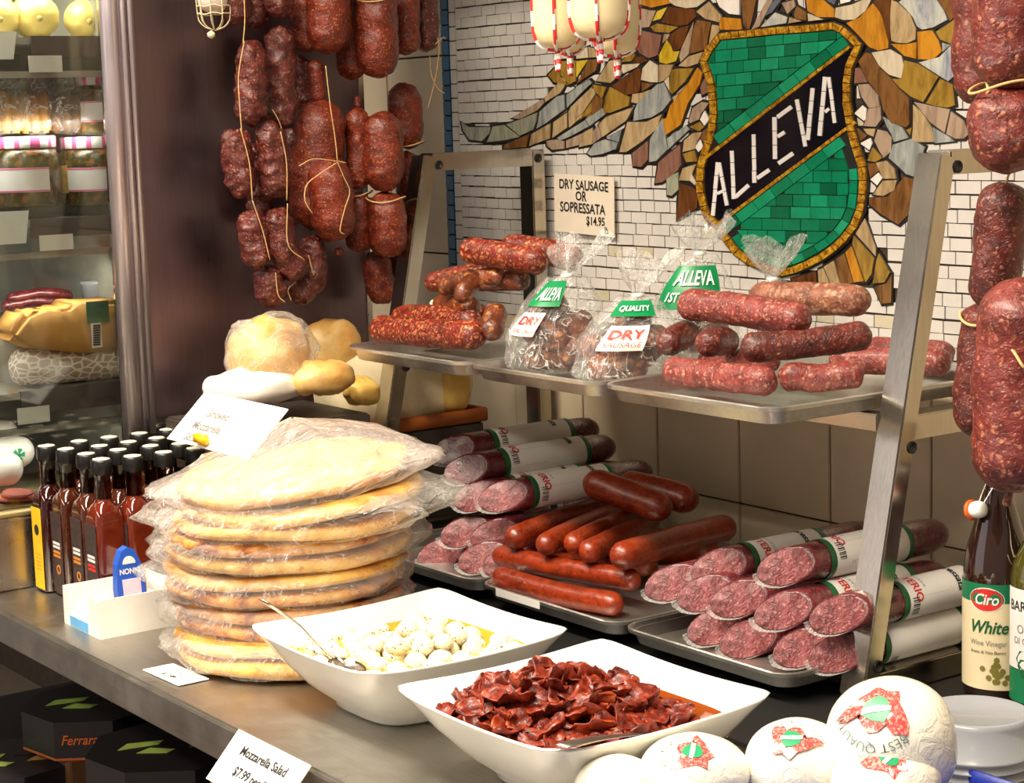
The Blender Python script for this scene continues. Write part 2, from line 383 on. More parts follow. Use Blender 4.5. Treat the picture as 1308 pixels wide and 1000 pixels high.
# blue edge strip and the upright white edge tiles
z = MZ0
while z < MZ1:
    obj('edge_tile', box((MX0 + .001, -.006, z + .0008), (MX0 + .026, 0, z + .0262), .0006), M['bluetile'], mos, False); z += .0278
z = MZ0
while z < MZ1:
    obj('border_tile', box((MX0 + .028, -.005, z + .0008), (MX0 + .0465, 0, z + .0252), .0006), M['whitetile'], mos, False); z += .0262
FR = {1: (580, 90, 7.267), 2: (740, 0, 6.668), 3: (740, 130, 6.2525), 4: (890, 0, 5.0), 5: (890, 160, 4.7625), 6: (1070, 0, 7.144), 7: (1070, 120, 5.883), 8: (1000, 250, 6.54)}
FE = """1 GG 95,480 160,525 370,525 350,590 285,655 170,640 115,560
1 GG 385,520 490,505 635,615 500,645 330,665 365,585
1 GG 515,500 640,455 800,390 790,470 760,550 640,605
1 GB 825,380 985,240 1050,225 1055,360 880,490 795,540 812,470
1 MV 560,440 850,265 865,300 800,370 640,450
1 T 865,255 1080,20 1050,150 1010,210 875,290
1 GB 1070,225 1270,90 1308,110 1100,320 1075,350
1 T 1110,340 1308,150 1308,270 1200,440 1095,530 1090,380
1 T 950,480 1075,390 1075,530 940,625
1 T 745,590 920,490 915,630 725,700
1 BR 490,690 725,590 700,710 490,725
1 GB 985,625 1245,460 1275,520 1110,610 1010,650
1 MV 890,650 985,640 1050,655 1050,725 940,735 895,700
1 MV 1070,650 1235,575 1190,690 1070,720
1 OG 1308,290 1308,380 1190,460 1215,420
1 T 1240,570 1318,530 1318,680 1190,710
1 GG 1250,450 1308,410 1308,500 1285,515
3 GB 80,145 205,50 235,95 110,190
3 T 180,180 240,120 460,40 400,150 210,280
3 MV 30,360 170,190 205,280 120,340
3 GB 240,290 360,225 340,320
3 GB 90,410 150,330 230,300 335,325 320,375 210,415 120,430
3 T 345,400 410,160 560,160 685,100 640,220 520,320 400,400
3 GB 585,480 590,300 690,130 715,270 730,380 640,470
3 PU 450,410 500,370 575,310 575,460 520,520 455,510
3 GB 730,290 880,190 905,220 735,380
3 PU 630,650 660,480 830,340 840,500 810,550 690,640
3 GG 720,600 815,560 815,700 760,750 725,740
3 DB 800,940 815,780 825,650 920,680 975,730 960,850 830,930
3 MV 900,150 930,50 1000,0 1060,10 1000,90 980,140 910,170
3 W 1025,70 1065,140 1025,190 990,140
3 OG 905,200 985,160 1020,200 980,235
3 T 850,400 860,310 930,250 1005,240 970,310 950,375
3 W 990,300 1015,360 975,400 950,360
3 OG 855,415 945,385 970,475 880,480
3 T 820,625 850,530 960,495 930,560 915,630
3 CR 915,570 960,640 950,665 910,630
3 BR 1015,235 1070,190 1072,270 1035,340 1000,290
3 BR 945,590 985,480 985,690 968,655
2 MV 495,60 640,90 680,90 620,230 520,240 500,200
2 AM 520,0 790,0 800,30 640,65 560,40
2 CR 780,-60 1110,-60 1110,0 1030,60 940,70 850,50 800,20
2 Y 650,180 690,95 775,60 720,160
2 DB 730,190 790,60 1010,80 1025,140 950,210 860,220
2 OG 635,230 690,200 870,230 790,280 670,270
2 T 1025,100 1130,15 1240,140 1220,190 1100,160
2 PU 500,290 560,260 730,300 700,470 620,495 540,450 510,380
2 DB 810,290 880,240 960,220 930,330 880,420 825,435 790,340
2 Y 705,470 770,340 810,400 835,440 880,435 850,520 770,545 710,530
2 MV 735,370 750,290 800,290 780,330
2 MV 880,480 900,400 1000,190 985,300 960,460 890,530
2 BR 970,460 985,300 1030,170 1150,190 1110,420
2 T 1135,370 1160,210 1225,220 1220,270
2 T 875,560 960,480 1085,440 1040,540 950,570
2 OG 380,530 400,500 490,440 500,480 470,520
2 DB 500,490 560,480 600,520 560,540 480,530
2 CR 385,600 390,550 540,540 520,570 400,625
2 T 170,690 280,520 360,500 385,630 290,705
2 DB 310,730 540,570 560,640 545,780 430,810 370,780
2 CR 555,680 570,580 630,515 700,560 700,700 640,700
2 T 710,700 710,550 830,550 800,640 740,690
2 OG 805,600 840,585 1000,580 930,690 820,800 795,780
2 AM 770,1000 800,900 960,700 1030,575 1075,620 1050,720 950,880 890,1060 820,1110 760,1150 690,1130 700,1040
2 PU 1060,740 1100,660 1140,780 1070,810
2 OG 230,960 250,830 290,740 350,770 460,830 450,900 290,960
2 OG 140,720 260,740 220,840 165,780
2 BR 60,990 165,810 230,850 215,930 110,1000
2 T 0,880 150,750 165,800 60,960 0,1000
2 GB 0,740 110,680 130,710 0,830
2 BR 555,700 660,715 560,780
2 T 470,870 480,800 560,790 640,760 520,880
2 GB 500,940 530,870 690,720 750,700 810,850 740,940 640,1000 490,1030
2 CR 750,690 790,650 795,770
2 T 820,830 880,790 840,870
2 Y 0,520 100,510 0,660
2 BR 110,510 195,500 170,600 10,710
2 CR 0,440 95,400 100,490 0,500
2 T 108,400 300,440 330,480 115,490
2 OG -130,520 -5,515 -5,690 -60,720 -130,640
2 OG -240,640 -140,530 -140,650 -70,725 -190,700
4 W 130,-40 295,-40 295,95 230,88 170,45
4 BR 305,0 400,0 380,100 350,215 320,150
4 AM 165,150 180,110 300,120 310,190 170,190
4 MV 372,190 470,0 510,0 420,170
4 DU 405,130 520,0 560,0 500,80 440,110
4 BS 430,170 520,80 600,110 590,148 440,172
4 MV 565,20 640,0 650,40 600,90
4 BR 640,90 660,40 720,80 720,130 650,120
4 AM 720,0 830,0 900,60 900,110 800,110 730,70
4 CR 730,85 830,125 735,135
4 T 615,110 690,135 605,150
4 CR 905,110 910,50 1010,30 1080,0 1140,-10 1100,70 1030,125 960,128
4 DU 830,-10 920,-10 900,30
4 W 935,-20 1010,-20 1000,10 940,25
4 BR 375,200 430,180 420,195 380,205
6 AM 110,210 230,160 350,30 430,130 490,380 490,440 400,460 320,430 200,300
6 DB 360,10 450,-20 510,-20 510,370 495,350 440,150
6 T 520,0 570,20 690,130 745,270 740,360 660,395 570,390 520,370 505,200
6 AM 760,290 890,275 950,370 980,470 900,545 765,540
6 AM 515,400 640,405 750,385 745,535 640,510
6 BS 590,20 640,-20 920,-20 1000,100 1030,180 900,250 800,270 755,240 720,160 660,90
6 BR 940,-20 1110,-20 1190,70 1060,190 1020,110
6 GG 1130,10 1310,-20 1310,90 1190,50
6 OG 930,290 1070,200 1180,90 1300,100 1250,300 1190,450 970,360
6 BS 770,570 960,520 1060,420 1190,450 1150,640 1040,740 960,690
6 GB 985,390 1060,410 990,470
6 CR 340,480 510,450 610,510 635,600 610,715 500,680 410,600
6 OG 600,800 640,550 760,580 950,700 880,820 810,930 700,880
6 OG 840,940 970,720 1080,770 1100,960 1040,980 940,970
6 BR 220,560 290,480 340,490 410,610 520,720 600,820 680,900 690,1130 656,1160 520,1120 450,1000 420,880 300,720
6 OG 530,720 625,720 600,800
6 MV 220,770 310,765 400,870 415,970 320,985 250,880
6 PU 190,620 240,620 300,750 180,760
7 W 150,145 210,85 240,110 235,190 220,200
7 MV 255,110 345,90 350,190 310,245 220,240
7 T 220,260 310,260 295,320 250,300
7 MV 300,350 325,265 390,280 430,330 425,430 370,480 340,430
7 W 195,370 270,330 285,370 265,420
7 OG 250,500 290,400 360,480 310,510
7 BR 165,250 245,312 195,355
7 BR 250,520 310,520 340,570 270,630
7 T 315,515 390,500 450,560 465,635 370,635
7 W 270,640 330,590 360,630 320,685
7 T 290,755 365,650 470,645 450,720 370,765
7 BR 260,780 400,770 470,690 520,620 600,640 560,900 480,980 350,900 265,830
7 GB 365,170 510,250 555,330 450,360 430,300 400,250
7 GB 440,380 580,335 680,400 600,620 540,600 480,540 410,480
7 T 590,80 650,130 730,250 755,360 580,360 590,250
7 MV 600,60 870,115 830,290 720,210 650,120
7 MV 840,300 875,130 970,200 1010,300 970,335 910,335
7 GB 740,250 870,325 900,355 760,370
7 OG 540,270 580,250 570,310
8 DB 100,690 300,630 310,780 120,780
8 T 320,620 360,600 430,760 330,770
8 T 370,590 450,540 510,760 440,760
8 BR 470,530 540,480 620,720 520,760
8 AM 550,470 600,420 700,710 620,720
8 OG 610,400 620,330 790,520 770,650 720,720
8 T 630,310 710,190 740,260 800,430 800,500
8 OG 810,540 830,480 920,640 880,720 780,730
8 BR 890,730 935,660 930,890 850,900 790,760"""
lead = []; BIG = []
for ln in FE.split('\n'):
    w = ln.split(); o = FR[int(w[0])]
    px = fr(o[0], o[1], o[2], [tuple(map(float, q.split(','))) for q in w[2:]])
    cx = sum(p[0] for p in px) / len(px); cy = sum(p[1] for p in px) / len(px)
    big = []
    for p in px:
        d = math.hypot(p[0] - cx, p[1] - cy) or 1; e = 3.6
        big.append((p[0] + (p[0] - cx) / d * e, p[1] + (p[1] - cy) / d * e))
    A = sum(px[i - 1][0] * px[i][1] - px[i][0] * px[i - 1][1] for i in range(len(px)))
    if A > 0: px = px[::-1]; big = big[::-1]
    BIG.append(big)
    lead.append(prism([wp(p) for p in big], NY * .0005, NY * random.uniform(.0047, .0053)))
    obj('feather_piece', prism([wp(p) for p in px], NY * .0005, NY * random.uniform(.0066, .0078)), FM[w[1]], mos, False)
lo = obj('leading', join(*lead), M['lead'], mos, False); lo['kind'] = 'stuff'
# shield
path = [(924, 47), (940, 45), (960, 43), (980, 41), (998, 39), (1030, 37), (1052, 35), (1070, 33), (1081, 38), (1092, 47), (1102, 58), (1096, 72), (1090, 86), (1087, 106), (1087, 130), (1090, 148), (1093, 168), (1099, 188),
        (1103, 200), (1107, 213), (1108, 230), (1107, 248), (1104, 269), (1096, 288), (1083, 305), (1070, 317), (1054, 328), (1037, 337), (1020, 344), (1003, 348), (982, 341), (961, 332), (946, 321), (935, 307),
        (924, 290), (909, 275), (904, 263), (900.5, 246), (899.5, 231), (900.5, 214), (905, 198), (910, 183), (914, 168), (917, 146), (916, 128), (914, 108), (909, 92), (904, 78), (911, 64)]
scx, scy = 1000, 190
def shrink(pts, e):
    out = []; n = len(pts)
    for i in range(n):
        a, b = pts[i - 1], pts[(i + 1) % n]; tx, ty = b[0] - a[0], b[1] - a[1]; L = math.hypot(tx, ty)
        out.append((pts[i][0] - ty / L * e, pts[i][1] + tx / L * e))
    return out
outer, inner = shrink(path, -6.5), shrink(path, 6.0)
bigs = [([w2(p) for p in q]) for q in BIG] + [[w2(p) for p in outer]]
boxes = [(min(p[0] for p in q), max(p[0] for p in q), min(p[1] for p in q), max(p[1] for p in q)) for q in bigs]
def taken(c):
    for dx, dz in ((0, 0), (-.012, 0), (.012, 0), (0, .006), (0, -.006)):
        hit = False
        for q, bb in zip(bigs, boxes):
            p = (c[0] + dx, c[1] + dz)
            if bb[0] <= p[0] <= bb[1] and bb[2] <= p[1] <= bb[3] and inside(p, q): hit = True; break
        if not hit: return False
    return True
cells = []
row = 0; z = MZ0
while z < MZ1:
    x = MX0 + .0485 - (0.02 if row % 2 else 0)
    amp = random.uniform(-.0008, .0008)
    while x < MX1:
        w = .0405 * random.uniform(.86, 1.12); a = max(x, MX0 + .0485); b = min(x + w - .0022, MX1)
        if b - a > .006:
            c = ((a + b) / 2, z + .0092)
            if not taken(c):
                dz = amp + .0025 * noise.noise(Vector((c[0] * 3, z * 4, 0)))
                P = Vector((c[0], 0, c[1])); d = P - CAM; k = FP / d.dot(CF); px = 654 + d.dot(CR) * k; py = 500 - d.dot(CU) * k
                vis = -5 < px < 1312 and -5 < py < 450 and not (590 < px < 690 and py > 330) and not (px > 1238 and py < 330)
                cells.append((vis, px, a, b, z + .001 + dz, z + .0182 + dz))
        x += w
    z += .0192; row += 1
cells.sort(key=lambda c: (not c[0], -c[1]))
rest = []
for k, c in enumerate(cells):
    r = [random.uniform(-.0006, .0006) for _ in range(4)]
    g = prism([Vector((c[2], 0, c[4] + r[0])), Vector((c[3], 0, c[4] + r[1])), Vector((c[3], 0, c[5] + r[2])), Vector((c[2], 0, c[5] + r[3]))], NY * .0005, NY * random.uniform(.0032, .0042))
    if k < 300: obj('white_tile', g, M['whitetile_stained' if random.random() < .05 else 'whitetile'], mos, False)
    else: rest.append(g)
ro = obj('white_tiles_small', join(*rest), M['whitetile'], mos, False); ro['kind'] = 'stuff'
sf = NY * .0008
obj('shield_bed', prism([wp(p) for p in outer[::-1]], NY * .001, NY * .0074), M['lead'], mos, False)
def piece(name, pxs, mat, top=.0095):
    A = sum(pxs[i - 1][0] * pxs[i][1] - pxs[i][0] * pxs[i - 1][1] for i in range(len(pxs)))
    if A > 0: pxs = pxs[::-1]
    obj(name, prism([wp(p) for p in pxs], NY * .007, NY * (top + random.uniform(-.0005, .0005))), mat, mos, False)
go, gi = shrink(path, -4.3), shrink(path, 4.3)
for i in range(len(path)):
    j = (i + 1) % len(path)
    L = math.hypot(path[j][0] - path[i][0], path[j][1] - path[i][1]); k = max(1, round(L / 13))
    lp = lambda a, b, t: (a[0] + (b[0] - a[0]) * t, a[1] + (b[1] - a[1]) * t)
    for q in range(k):
        t0, t1 = q / k + .6 / L, (q + 1) / k - .6 / L
        piece('gold_tile', [lp(go[i], go[j], t0), lp(go[i], go[j], t1), lp(gi[i], gi[j], t1), lp(gi[i], gi[j], t0)], M['gold'], .0105)
def clip(poly, box4):
    """clip polygon to rectangle x0,x1,y0,y1"""
    for ax, val, keep in ((0, box4[0], 1), (0, box4[1], -1), (1, box4[2], 1), (1, box4[3], -1)):
        out = []
        for i in range(len(poly)):
            a, b = poly[i - 1], poly[i]; ia, ib = (a[ax] - val) * keep >= 0, (b[ax] - val) * keep >= 0
            if ia != ib:
                t = (val - a[ax]) / (b[ax] - a[ax]); out.append((a[0] + (b[0] - a[0]) * t, a[1] + (b[1] - a[1]) * t))
            if ib: out.append(b)
        poly = out
        if len(poly) < 3: return []
    return poly
def halfplane(poly, a, b, keep=1):
    out = []; s = lambda p: ((b[0] - a[0]) * (p[1] - a[1]) - (b[1] - a[1]) * (p[0] - a[0])) * keep
    for i in range(len(poly)):
        p, q = poly[i - 1], poly[i]; sp, sq = s(p), s(q)
        if (sp >= 0) != (sq >= 0):
            t = sp / (sp - sq); out.append((p[0] + (q[0] - p[0]) * t, p[1] + (q[1] - p[1]) * t))
        if sq >= 0: out.append(q)
    return out
U0, U1 = (906, 203), (1092, 60)            # upper gold strip of the band
L0, L1 = (920, 287), (1098, 155)           # lower gold strip
def off(a, b, e):
    L = math.hypot(b[0] - a[0], b[1] - a[1]); nx, ny = -(b[1] - a[1]) / L * e, (b[0] - a[0]) / L * e
    return (a[0] + nx, a[1] + ny), (b[0] + nx, b[1] + ny)
def shear_rows(region, slope, h, w, ox):
    reg = [(p[0], p[1] - slope * (p[0] - scx)) for p in region]
    y0 = min(p[1] for p in reg); y1 = max(p[1] for p in reg); r = 0; y = y0 - 3
    while y < y1:
        x = min(p[0] for p in reg) - (w * .5 if r % 2 else 0) + ox
        while x < max(p[0] for p in reg):
            ww = w * random.uniform(.85, 1.15)
            c = clip(reg, (x + .5, x + ww - .5, y + .5, y + h - .5))
            if len(c) > 2:
                A = abs(sum(c[i - 1][0] * c[i][1] - c[i][0] * c[i - 1][1] for i in range(len(c)))) / 2
                if A > 18: piece('green_tile', [(p[0], p[1] + slope * (p[0] - scx)) for p in c], M['green%d' % random.choice((0, 0, 1, 1, 2, 2, 3, 4))])
            x += ww
        y += h; r += 1
def strip_tiles(region, a, b, e0, e1, name, step, mat=None, top=.0095):
    (a0, b0), (a1, b1) = off(a, b, e0), off(a, b, e1); L = math.hypot(b[0] - a[0], b[1] - a[1]); n = int(L / step)
    for i in range(n):
        t0, t1 = i / n + .5 / L, (i + 1) / n - .5 / L
        lp = lambda p, q, t: (p[0] + (q[0] - p[0]) * t, p[1] + (q[1] - p[1]) * t)
        q = [lp(a0, b0, t0), lp(a0, b0, t1), lp(a1, b1, t1), lp(a1, b1, t0)]
        if sum(inside(p, region) for p in q) >= 3 or inside((sum(p[0] for p in q) / 4, sum(p[1] for p in q) / 4), region):
            piece(name, q, mat or M['green%d' % random.choice((0, 1, 2, 3))], top)
up_reg = halfplane(inner, *off(U0, U1, -18), keep=-1)
lo_reg = halfplane(inner, *off(L0, L1, 18), keep=1)
shear_rows(up_reg, -.09, 15.5, 23, 0)
strip_tiles(inner, U0, U1, -4, -17, 'green_tile', 25)
strip_tiles(shrink(path, -2), U0, U1, -2.8, 1.2, 'gold_tile', 13, M['gold'], .0105)
lo2 = shrink(path, 18)
shear_rows([p for p in halfplane(lo2, *off(L0, L1, 18), keep=1)], .02, 15.5, 24, 6)
strip_tiles(inner, L0, L1, 4, 17, 'green_tile', 25)
strip_tiles(shrink(path, -2), L0, L1, -1.2, 2.8, 'gold_tile', 13, M['gold'], .0105)
ip, iq = shrink(path, 6.5), shrink(path, 17)
for i in range(19, 34):                     # edge row of green tiles round the foot of the shield
    q = [ip[i], ip[i + 1], iq[i + 1], iq[i]]; c = (sum(p[0] for p in q) / 4, sum(p[1] for p in q) / 4)
    q = [(c[0] + (p[0] - c[0]) * .94, c[1] + (p[1] - c[1]) * .94) for p in q]
    a, b = off(L0, L1, 17)
    if (b[0] - a[0]) * (c[1] - a[1]) - (b[1] - a[1]) * (c[0] - a[0]) > 0: piece('green_tile', q, M['green%d' % (i % 4)])
band = halfplane(halfplane(inner, *off(U0, U1, 1.6), keep=1), *off(L0, L1, -1.6), keep=-1)
piece('black_band', band, M['blackglass'], .0085)
STROKES = [(5, (125, 550), (155, 222), 23), (5, (163, 225), (212, 488), 21), (5, (150, 415), (190, 395), 18), (5, (240, 152), (253, 448), 23), (5, (262, 436), (345, 362), 24),
           (5, (373, 52), (379, 350), 23), (5, (392, 322), (470, 268), 24), (4, (526, 745), (528, 1016), 27), (4, (543, 748), (636, 680), 26), (4, (545, 872), (592, 842), 24), (5, (522, 232), (615, 168), 25),
           (4, (668, 632), (722, 936), 24), (4, (770, 560), (738, 895), 26), (4, (848, 488), (815, 868), 27), (4, (872, 490), (910, 786), 22), (4, (848, 716), (876, 692), 20)]
for fno, a, b, w in STROKES:
    o = FR[fno]; (a, b) = fr(*o, [a, b]); w = w / o[2]; L = math.hypot(b[0] - a[0], b[1] - a[1]); n = max(1, round(L / 17))
    (p0, q0), (p1, q1) = off(a, b, -w / 2), off(a, b, w / 2)
    lp = lambda p, q, t: (p[0] + (q[0] - p[0]) * t, p[1] + (q[1] - p[1]) * t)
    for i in range(n):
        t0, t1 = i / n + .4 / L, (i + 1) / n - .4 / L
        piece('letter_tile', [lp(p0, q0, t0), lp(p0, q0, t1), lp(p1, q1, t1), lp(p1, q1, t0)], M['letterwhite'], .0098)

# ------------------------------------------------------------------ counter
ctr = thing('counter', 'brushed steel serving counter carrying the flatbread stack and the two bowls', 'counter', (-2.2, -.5, 0))
sharp(obj('worktop', join(box((-3.6, -1.03, .872), (-0.9, -.003, CT), .004)), M['steel_counter'], ctr))
sharp(obj('front_edge', box((-3.6, -1.032, .848), (-0.9, -1.008, CT + .001), .005), M['steel_counter'], ctr))
obj('side_panel', box((-3.6, -.5, 0), (-3.56, -.01, .872)), M['black'], ctr, False)
obj('back_panel', box((-3.6, -.52, 0), (-0.9, -.5, .872)), M['black'], ctr, False)
obj('lower_shelf', box((-3.56, -1.05, .50), (-0.9, -.52, .52)), M['black'], ctr, False)
obj('base', box((-3.56, -.98, 0), (-0.9, -.52, .1)), M['black'], ctr, False)
sheet_o = sharp(obj('rubber_mat', box((-2.63, -.62, CT + .0002), (-1.12, -.015, CT + .0045), .0015), plain('black_rubber', (15, 14, 14), .55)))  # thin black sheet over the worktop beneath the rack
tag(sheet_o, 'black rubber mat on the counter under the steel rack', 'mat')

# ------------------------------------------------------------------ display case on the left
XC = -2.855
case = thing('display_case', 'refrigerated steel display case with glass end at the left', 'display case', (-3.1, -.75, CT))
obj('side_panel', box((XC - .02, -.722, 1.135), (XC, -.295, 2.5)), M['steel_panel'], case, False)
obj('rear_edge', box((XC - .022, -.298, 1.135), (XC + .003, -.288, 2.5)), M['steel'], case, False)
pst = obj('corner_post', join(sweep([Vector((XC - .004, -.748, CT + .20)), Vector((XC - .004, -.748, 2.5))], .0165, 16), box((XC - .02, -.7315, 1.10), (XC + .006, -.722, 2.5)), box((XC - .02, -.718, 1.12), (XC + .002, -.708, 2.5))), M['post'], case)
obj('base_ledge', join(box((XC - .3, -1.6, CT + .001), (XC, -.3, CT + .115), .004), box((XC - .02, -.71, CT + .115), (XC + .004, -.3, CT + .235))), M['steel'], case, False)
obj('cutting_ledge', box((XC - .3, -1.6, CT + .116), (XC - .002, -.78, CT + .128), .003), plain('yellowed_board', (206, 190, 140), .5), case)
obj('rear_wall', box((XC - .42, -1.6, CT + .116), (XC - .40, -.3, 2.5)), plain('case_interior', (120, 122, 112), .45), case, False)
obj('inner_wall', box((XC - .4, -.74, CT + .116), (XC - .025, -.725, 2.5)), plain('case_inner_side', (128, 128, 116), .4), case, False)
t = NT('case_glass'); t.P(Roughness=.03); tr = t.add('ShaderNodeBsdfTransparent'); mx = t.add('ShaderNodeMixShader'); fz = t.add('ShaderNodeFresnel'); fz.inputs[0].default_value = 1.45
tr.inputs[0].default_value = (.93, .95, .93, 1); gl = t.add('ShaderNodeBsdfGlossy'); gl.inputs['Roughness'].default_value = .02
t.link(fz.outputs[0], mx.inputs[0]); t.link(tr.outputs[0], mx.inputs[1]); t.link(gl.outputs[0], mx.inputs[2]); t.link(mx.outputs[0], t.out.inputs[0]); M['glass'] = t.m
obj('glass_pane', box((XC - .008, -1.6, CT + .129), (XC - .003, -.765, 2.5)), M['glass'], case, False)
darkrail = plain('shelf_rail_grey', (92, 84, 84), .4, .5); lightrail = plain('shelf_rail_light', (164, 160, 150), .4, .3); tagw = plain('white_tag_card', (226, 224, 216), .5, var=.03)
ZSH = []
for zl, pw_ in ((1.86, .35), (1.62, .25), (1.40, .4), (1.13, .14)): area('case_lamp', (XC - .06, -.95, zl), (0, math.radians(35), 0), .03, .36, pw_, (1.0, .97, .86))
for (yr0, yr1, lab, plate) in ((46, 72, (36, 71, 80, 92), (-8, 40, 20, 76)), (277, 301, (50, 301, 94, 318), (-8, 271, 36, 310)), (492, 522, (22, 522, 64, 538), None)):
    z0 = aX(100, yr0, XC - .03).z; z1 = aX(100, yr1, XC - .03).z; ZSH.append(z0)
    sh = obj('shelf', box((XC - .4, -1.6, z0 - .012), (XC - .03, -.742, z0 - .002)), lightrail, case, False)
    ya = aX(38 if yr0 < 400 else 25, yr0, XC - .03).y
    obj('price_rail', box((XC - .034, ya, z1), (XC - .026, -.745, z0)), darkrail, sh, False)
    obj('shelf_lip', box((XC - .05, -1.6, z1 - .032), (XC - .036, -.745, z1 - .022)), lightrail, sh, False)
    p = aX(lab[0], lab[1], XC - .024); q = aX(lab[2], lab[3], XC - .024)
    obj('shelf_tag', box((XC - .0255, p.y, q.z), (XC - .0235, q.y, p.z)), tagw, sh, False)
    if plate:
        p = aX(plate[0], plate[1], XC - .018); q = aX(plate[2], plate[3], XC - .018)
        obj('price_plate', prism([Vector((XC - .018, p.y, p.z)), Vector((XC - .018, q.y + .004, p.z)), Vector((XC - .012, q.y - .006, q.z)), Vector((XC - .012, p.y, q.z))], Vector((.001, 0, 0)), Vector((0, 0, 0))), tagw, sh, False)

# ------------------------------------------------------------------ steel rack
rack = thing('serving_rack', 'polished two-tier steel rack with slanted front legs holding the trays of sausages', 'rack', (-2.15, -.25, CT))
XL, XR = -2.71, -1.588
RS = M['steel_rack']
blk = M['black']
def side(X, s):
    top, bot = Vector((X, -.262, 1.552)), Vector((X, -.40, CT + .006))
    lg = sharp(obj('front_leg', beam(bot, top, .040, .027, (0, -1, .2), .002), RS, rack))
    bl = sharp(obj('back_leg', box((X - .02, -.052, CT + .0055), (X + .02, -.025, 1.556), .002), RS, rack))
    sharp(obj('top_rail', box((X - .0195, -.258, 1.528), (X + .0195, -.05, 1.557), .0015), RS, rack))
    sharp(obj('side_rail', box((X - .018, -.335, 1.213), (X + .018, -.05, 1.243), .0015), RS, rack))
    sharp(obj('foot_rail', box((X - .018, -.385, CT + .006), (X + .018, -.05, CT + .035), .0015), RS, rack))
    fx = X + .0203
    for (yy, zz) in ((-.247, 1.537), (-.040, 1.541), (-.327, 1.205), (-.386, CT + .045)):
        obj('bolt_hole', lathe([(.0078, 0), (.0078, .0012), (.006, .0012), (.006, .0006)], (fx, yy, zz), 14, axis=(1, 0, 0)), blk, rack)
    return lg
side(XL, -1); side(XR, 1)
for z0, z1, y in ((1.222, 1.243, -.335), (CT + .008, CT + .020, -.372)):
    sharp(obj('front_rail', box((XL + .018, y - .012, z0), (XR - .018, y + .012, z1), .0015), RS, rack))
    sharp(obj('back_rail', box((XL + .018, -.075, z0), (XR - .018, -.05, z1), .0015), RS, rack))
# ------------------------------------------------------------------ food materials
MT = {}
MT['dark'] = meat('dark_dry_salami', (54, 15, 14), (114, 40, 31), (168, 100, 76), 150, .22, .36, 1.0, 22, .50, .25, 90, .8)
MT['red'] = meat('red_dry_sausage', (80, 20, 10), (136, 46, 22), (188, 102, 46), 200, .22, .40, .7, 24, .52, .15, 90, .7)
MT['chorizo'] = meat('chorizo', (84, 18, 12), (142, 42, 24), (214, 130, 76), 140, .28, .33, .9, 26, .46, .3)
MT['brown'] = meat('brown_dry_link', (66, 24, 10), (136, 64, 30), (204, 136, 62), 70, .20, .28, .9, 20, .55, .4, 90, .8)
MT['pale'] = meat('pale_dry_sausage', (108, 36, 34), (152, 66, 60), (198, 138, 112), 150, .24, .36, .9, 24, .44, .2, 90, .8)
MT['bloom'] = meat('bloomed_sausage', (110, 52, 36), (164, 104, 78), (200, 160, 128), 100, .30, .5, .9, 24, .45, .05, 90, .7)
MT['big'] = meat('large_soppressata', (80, 22, 18), (140, 54, 46), (188, 116, 84), 105, .20, .36, 1.0, 18, .50, .25, 90, .8)
MT['smoked'] = meat('smoked_sausage', (96, 24, 8), (156, 54, 18), (176, 76, 34), 260, .20, .32, .35, 12, .7, .25, 60, .5)
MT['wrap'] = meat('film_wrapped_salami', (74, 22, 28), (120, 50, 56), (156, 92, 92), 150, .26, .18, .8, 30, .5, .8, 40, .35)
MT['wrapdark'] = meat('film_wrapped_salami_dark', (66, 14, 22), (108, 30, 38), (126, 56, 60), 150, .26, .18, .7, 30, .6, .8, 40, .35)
MT['cut'] = meat('cut_salami_face', (108, 42, 48), (142, 68, 70), (194, 138, 134), 170, .20, .30, 1.3, 30, .5, .5, 55, .45)
M['twine'] = plain('butcher_twine', (206, 168, 112), .8, var=.2, scale=200)
M['twinewhite'] = plain('pale_twine', (226, 208, 168), .8, var=.15, scale=200)
M['paper'] = plain('label_paper', (226, 222, 218), .45, var=.02)
M['white'] = plain('white_card', (240, 238, 232), .55, var=.02)
M['ink'] = plain('black_ink', (30, 28, 30), .6, var=.05)
M['red_ink'] = plain('red_ink', (206, 44, 36), .5, var=.05)
M['green_ink'] = plain('green_ink', (24, 92, 52), .4, var=.1)
M['pink_ink'] = plain('pink_ink', (222, 92, 150), .5, var=.05)
M['grey_ink'] = plain('grey_ink', (130, 126, 124), .6, var=.05)
M['film'] = film('clear_bag_film', clear=.955, bump=1.0, scale=16, haze=.7, crease_glint=.6)
M['breadfilm'] = film('crumpled_bread_bag', (240, 234, 226), clear=.90, bump=1.0, scale=14, haze=.9, crease_glint=.25)
M['neckfilm'] = film('gathered_bag_neck', clear=.86, bump=1.0, scale=30, haze=1.0, crease_glint=.4)
M['wrapfilm'] = film('cling_film', clear=.8, bump=.8, scale=50)

def rpx(P, r): return r / ppm(P)
def sausage(label, group, pts, r, mat, lump=.0015, freq=45, e0=.9, e1=.9, tips=(0, 0), twine=None, flat=1.0, seg=20, n=30, waist=None, name='sausage', cat='sausage', knot=None):
    pts = [Vector(p) for p in pts]; seed = random.uniform(0, 50)
    base = min(pts, key=lambda p: p.z).copy(); base.z -= r
    t = thing(name, label, cat, base, group)
    obj('casing', sausage_geo(pts, r, lump, freq, seed, e0, e1, tips[0], tips[1], seg, n, flat, waist), MT[mat] if isinstance(mat, str) else mat, t)
    for k, which in enumerate(knot or ()):
        p, d = (pts[0], (pts[0] - pts[1])) if which == 0 else (pts[-1], (pts[-1] - pts[-2]))
        d.normalize()
        obj('tied_end', sausage_geo([p - d * .006, p + d * .004, p + d * .018 + Vector((0, 0, .002))], .006, .0012, 150, seed, .6, .6, seg=10, n=10), M['twinewhite'] if twine == 'w' else MT['brown'], t)
    return t
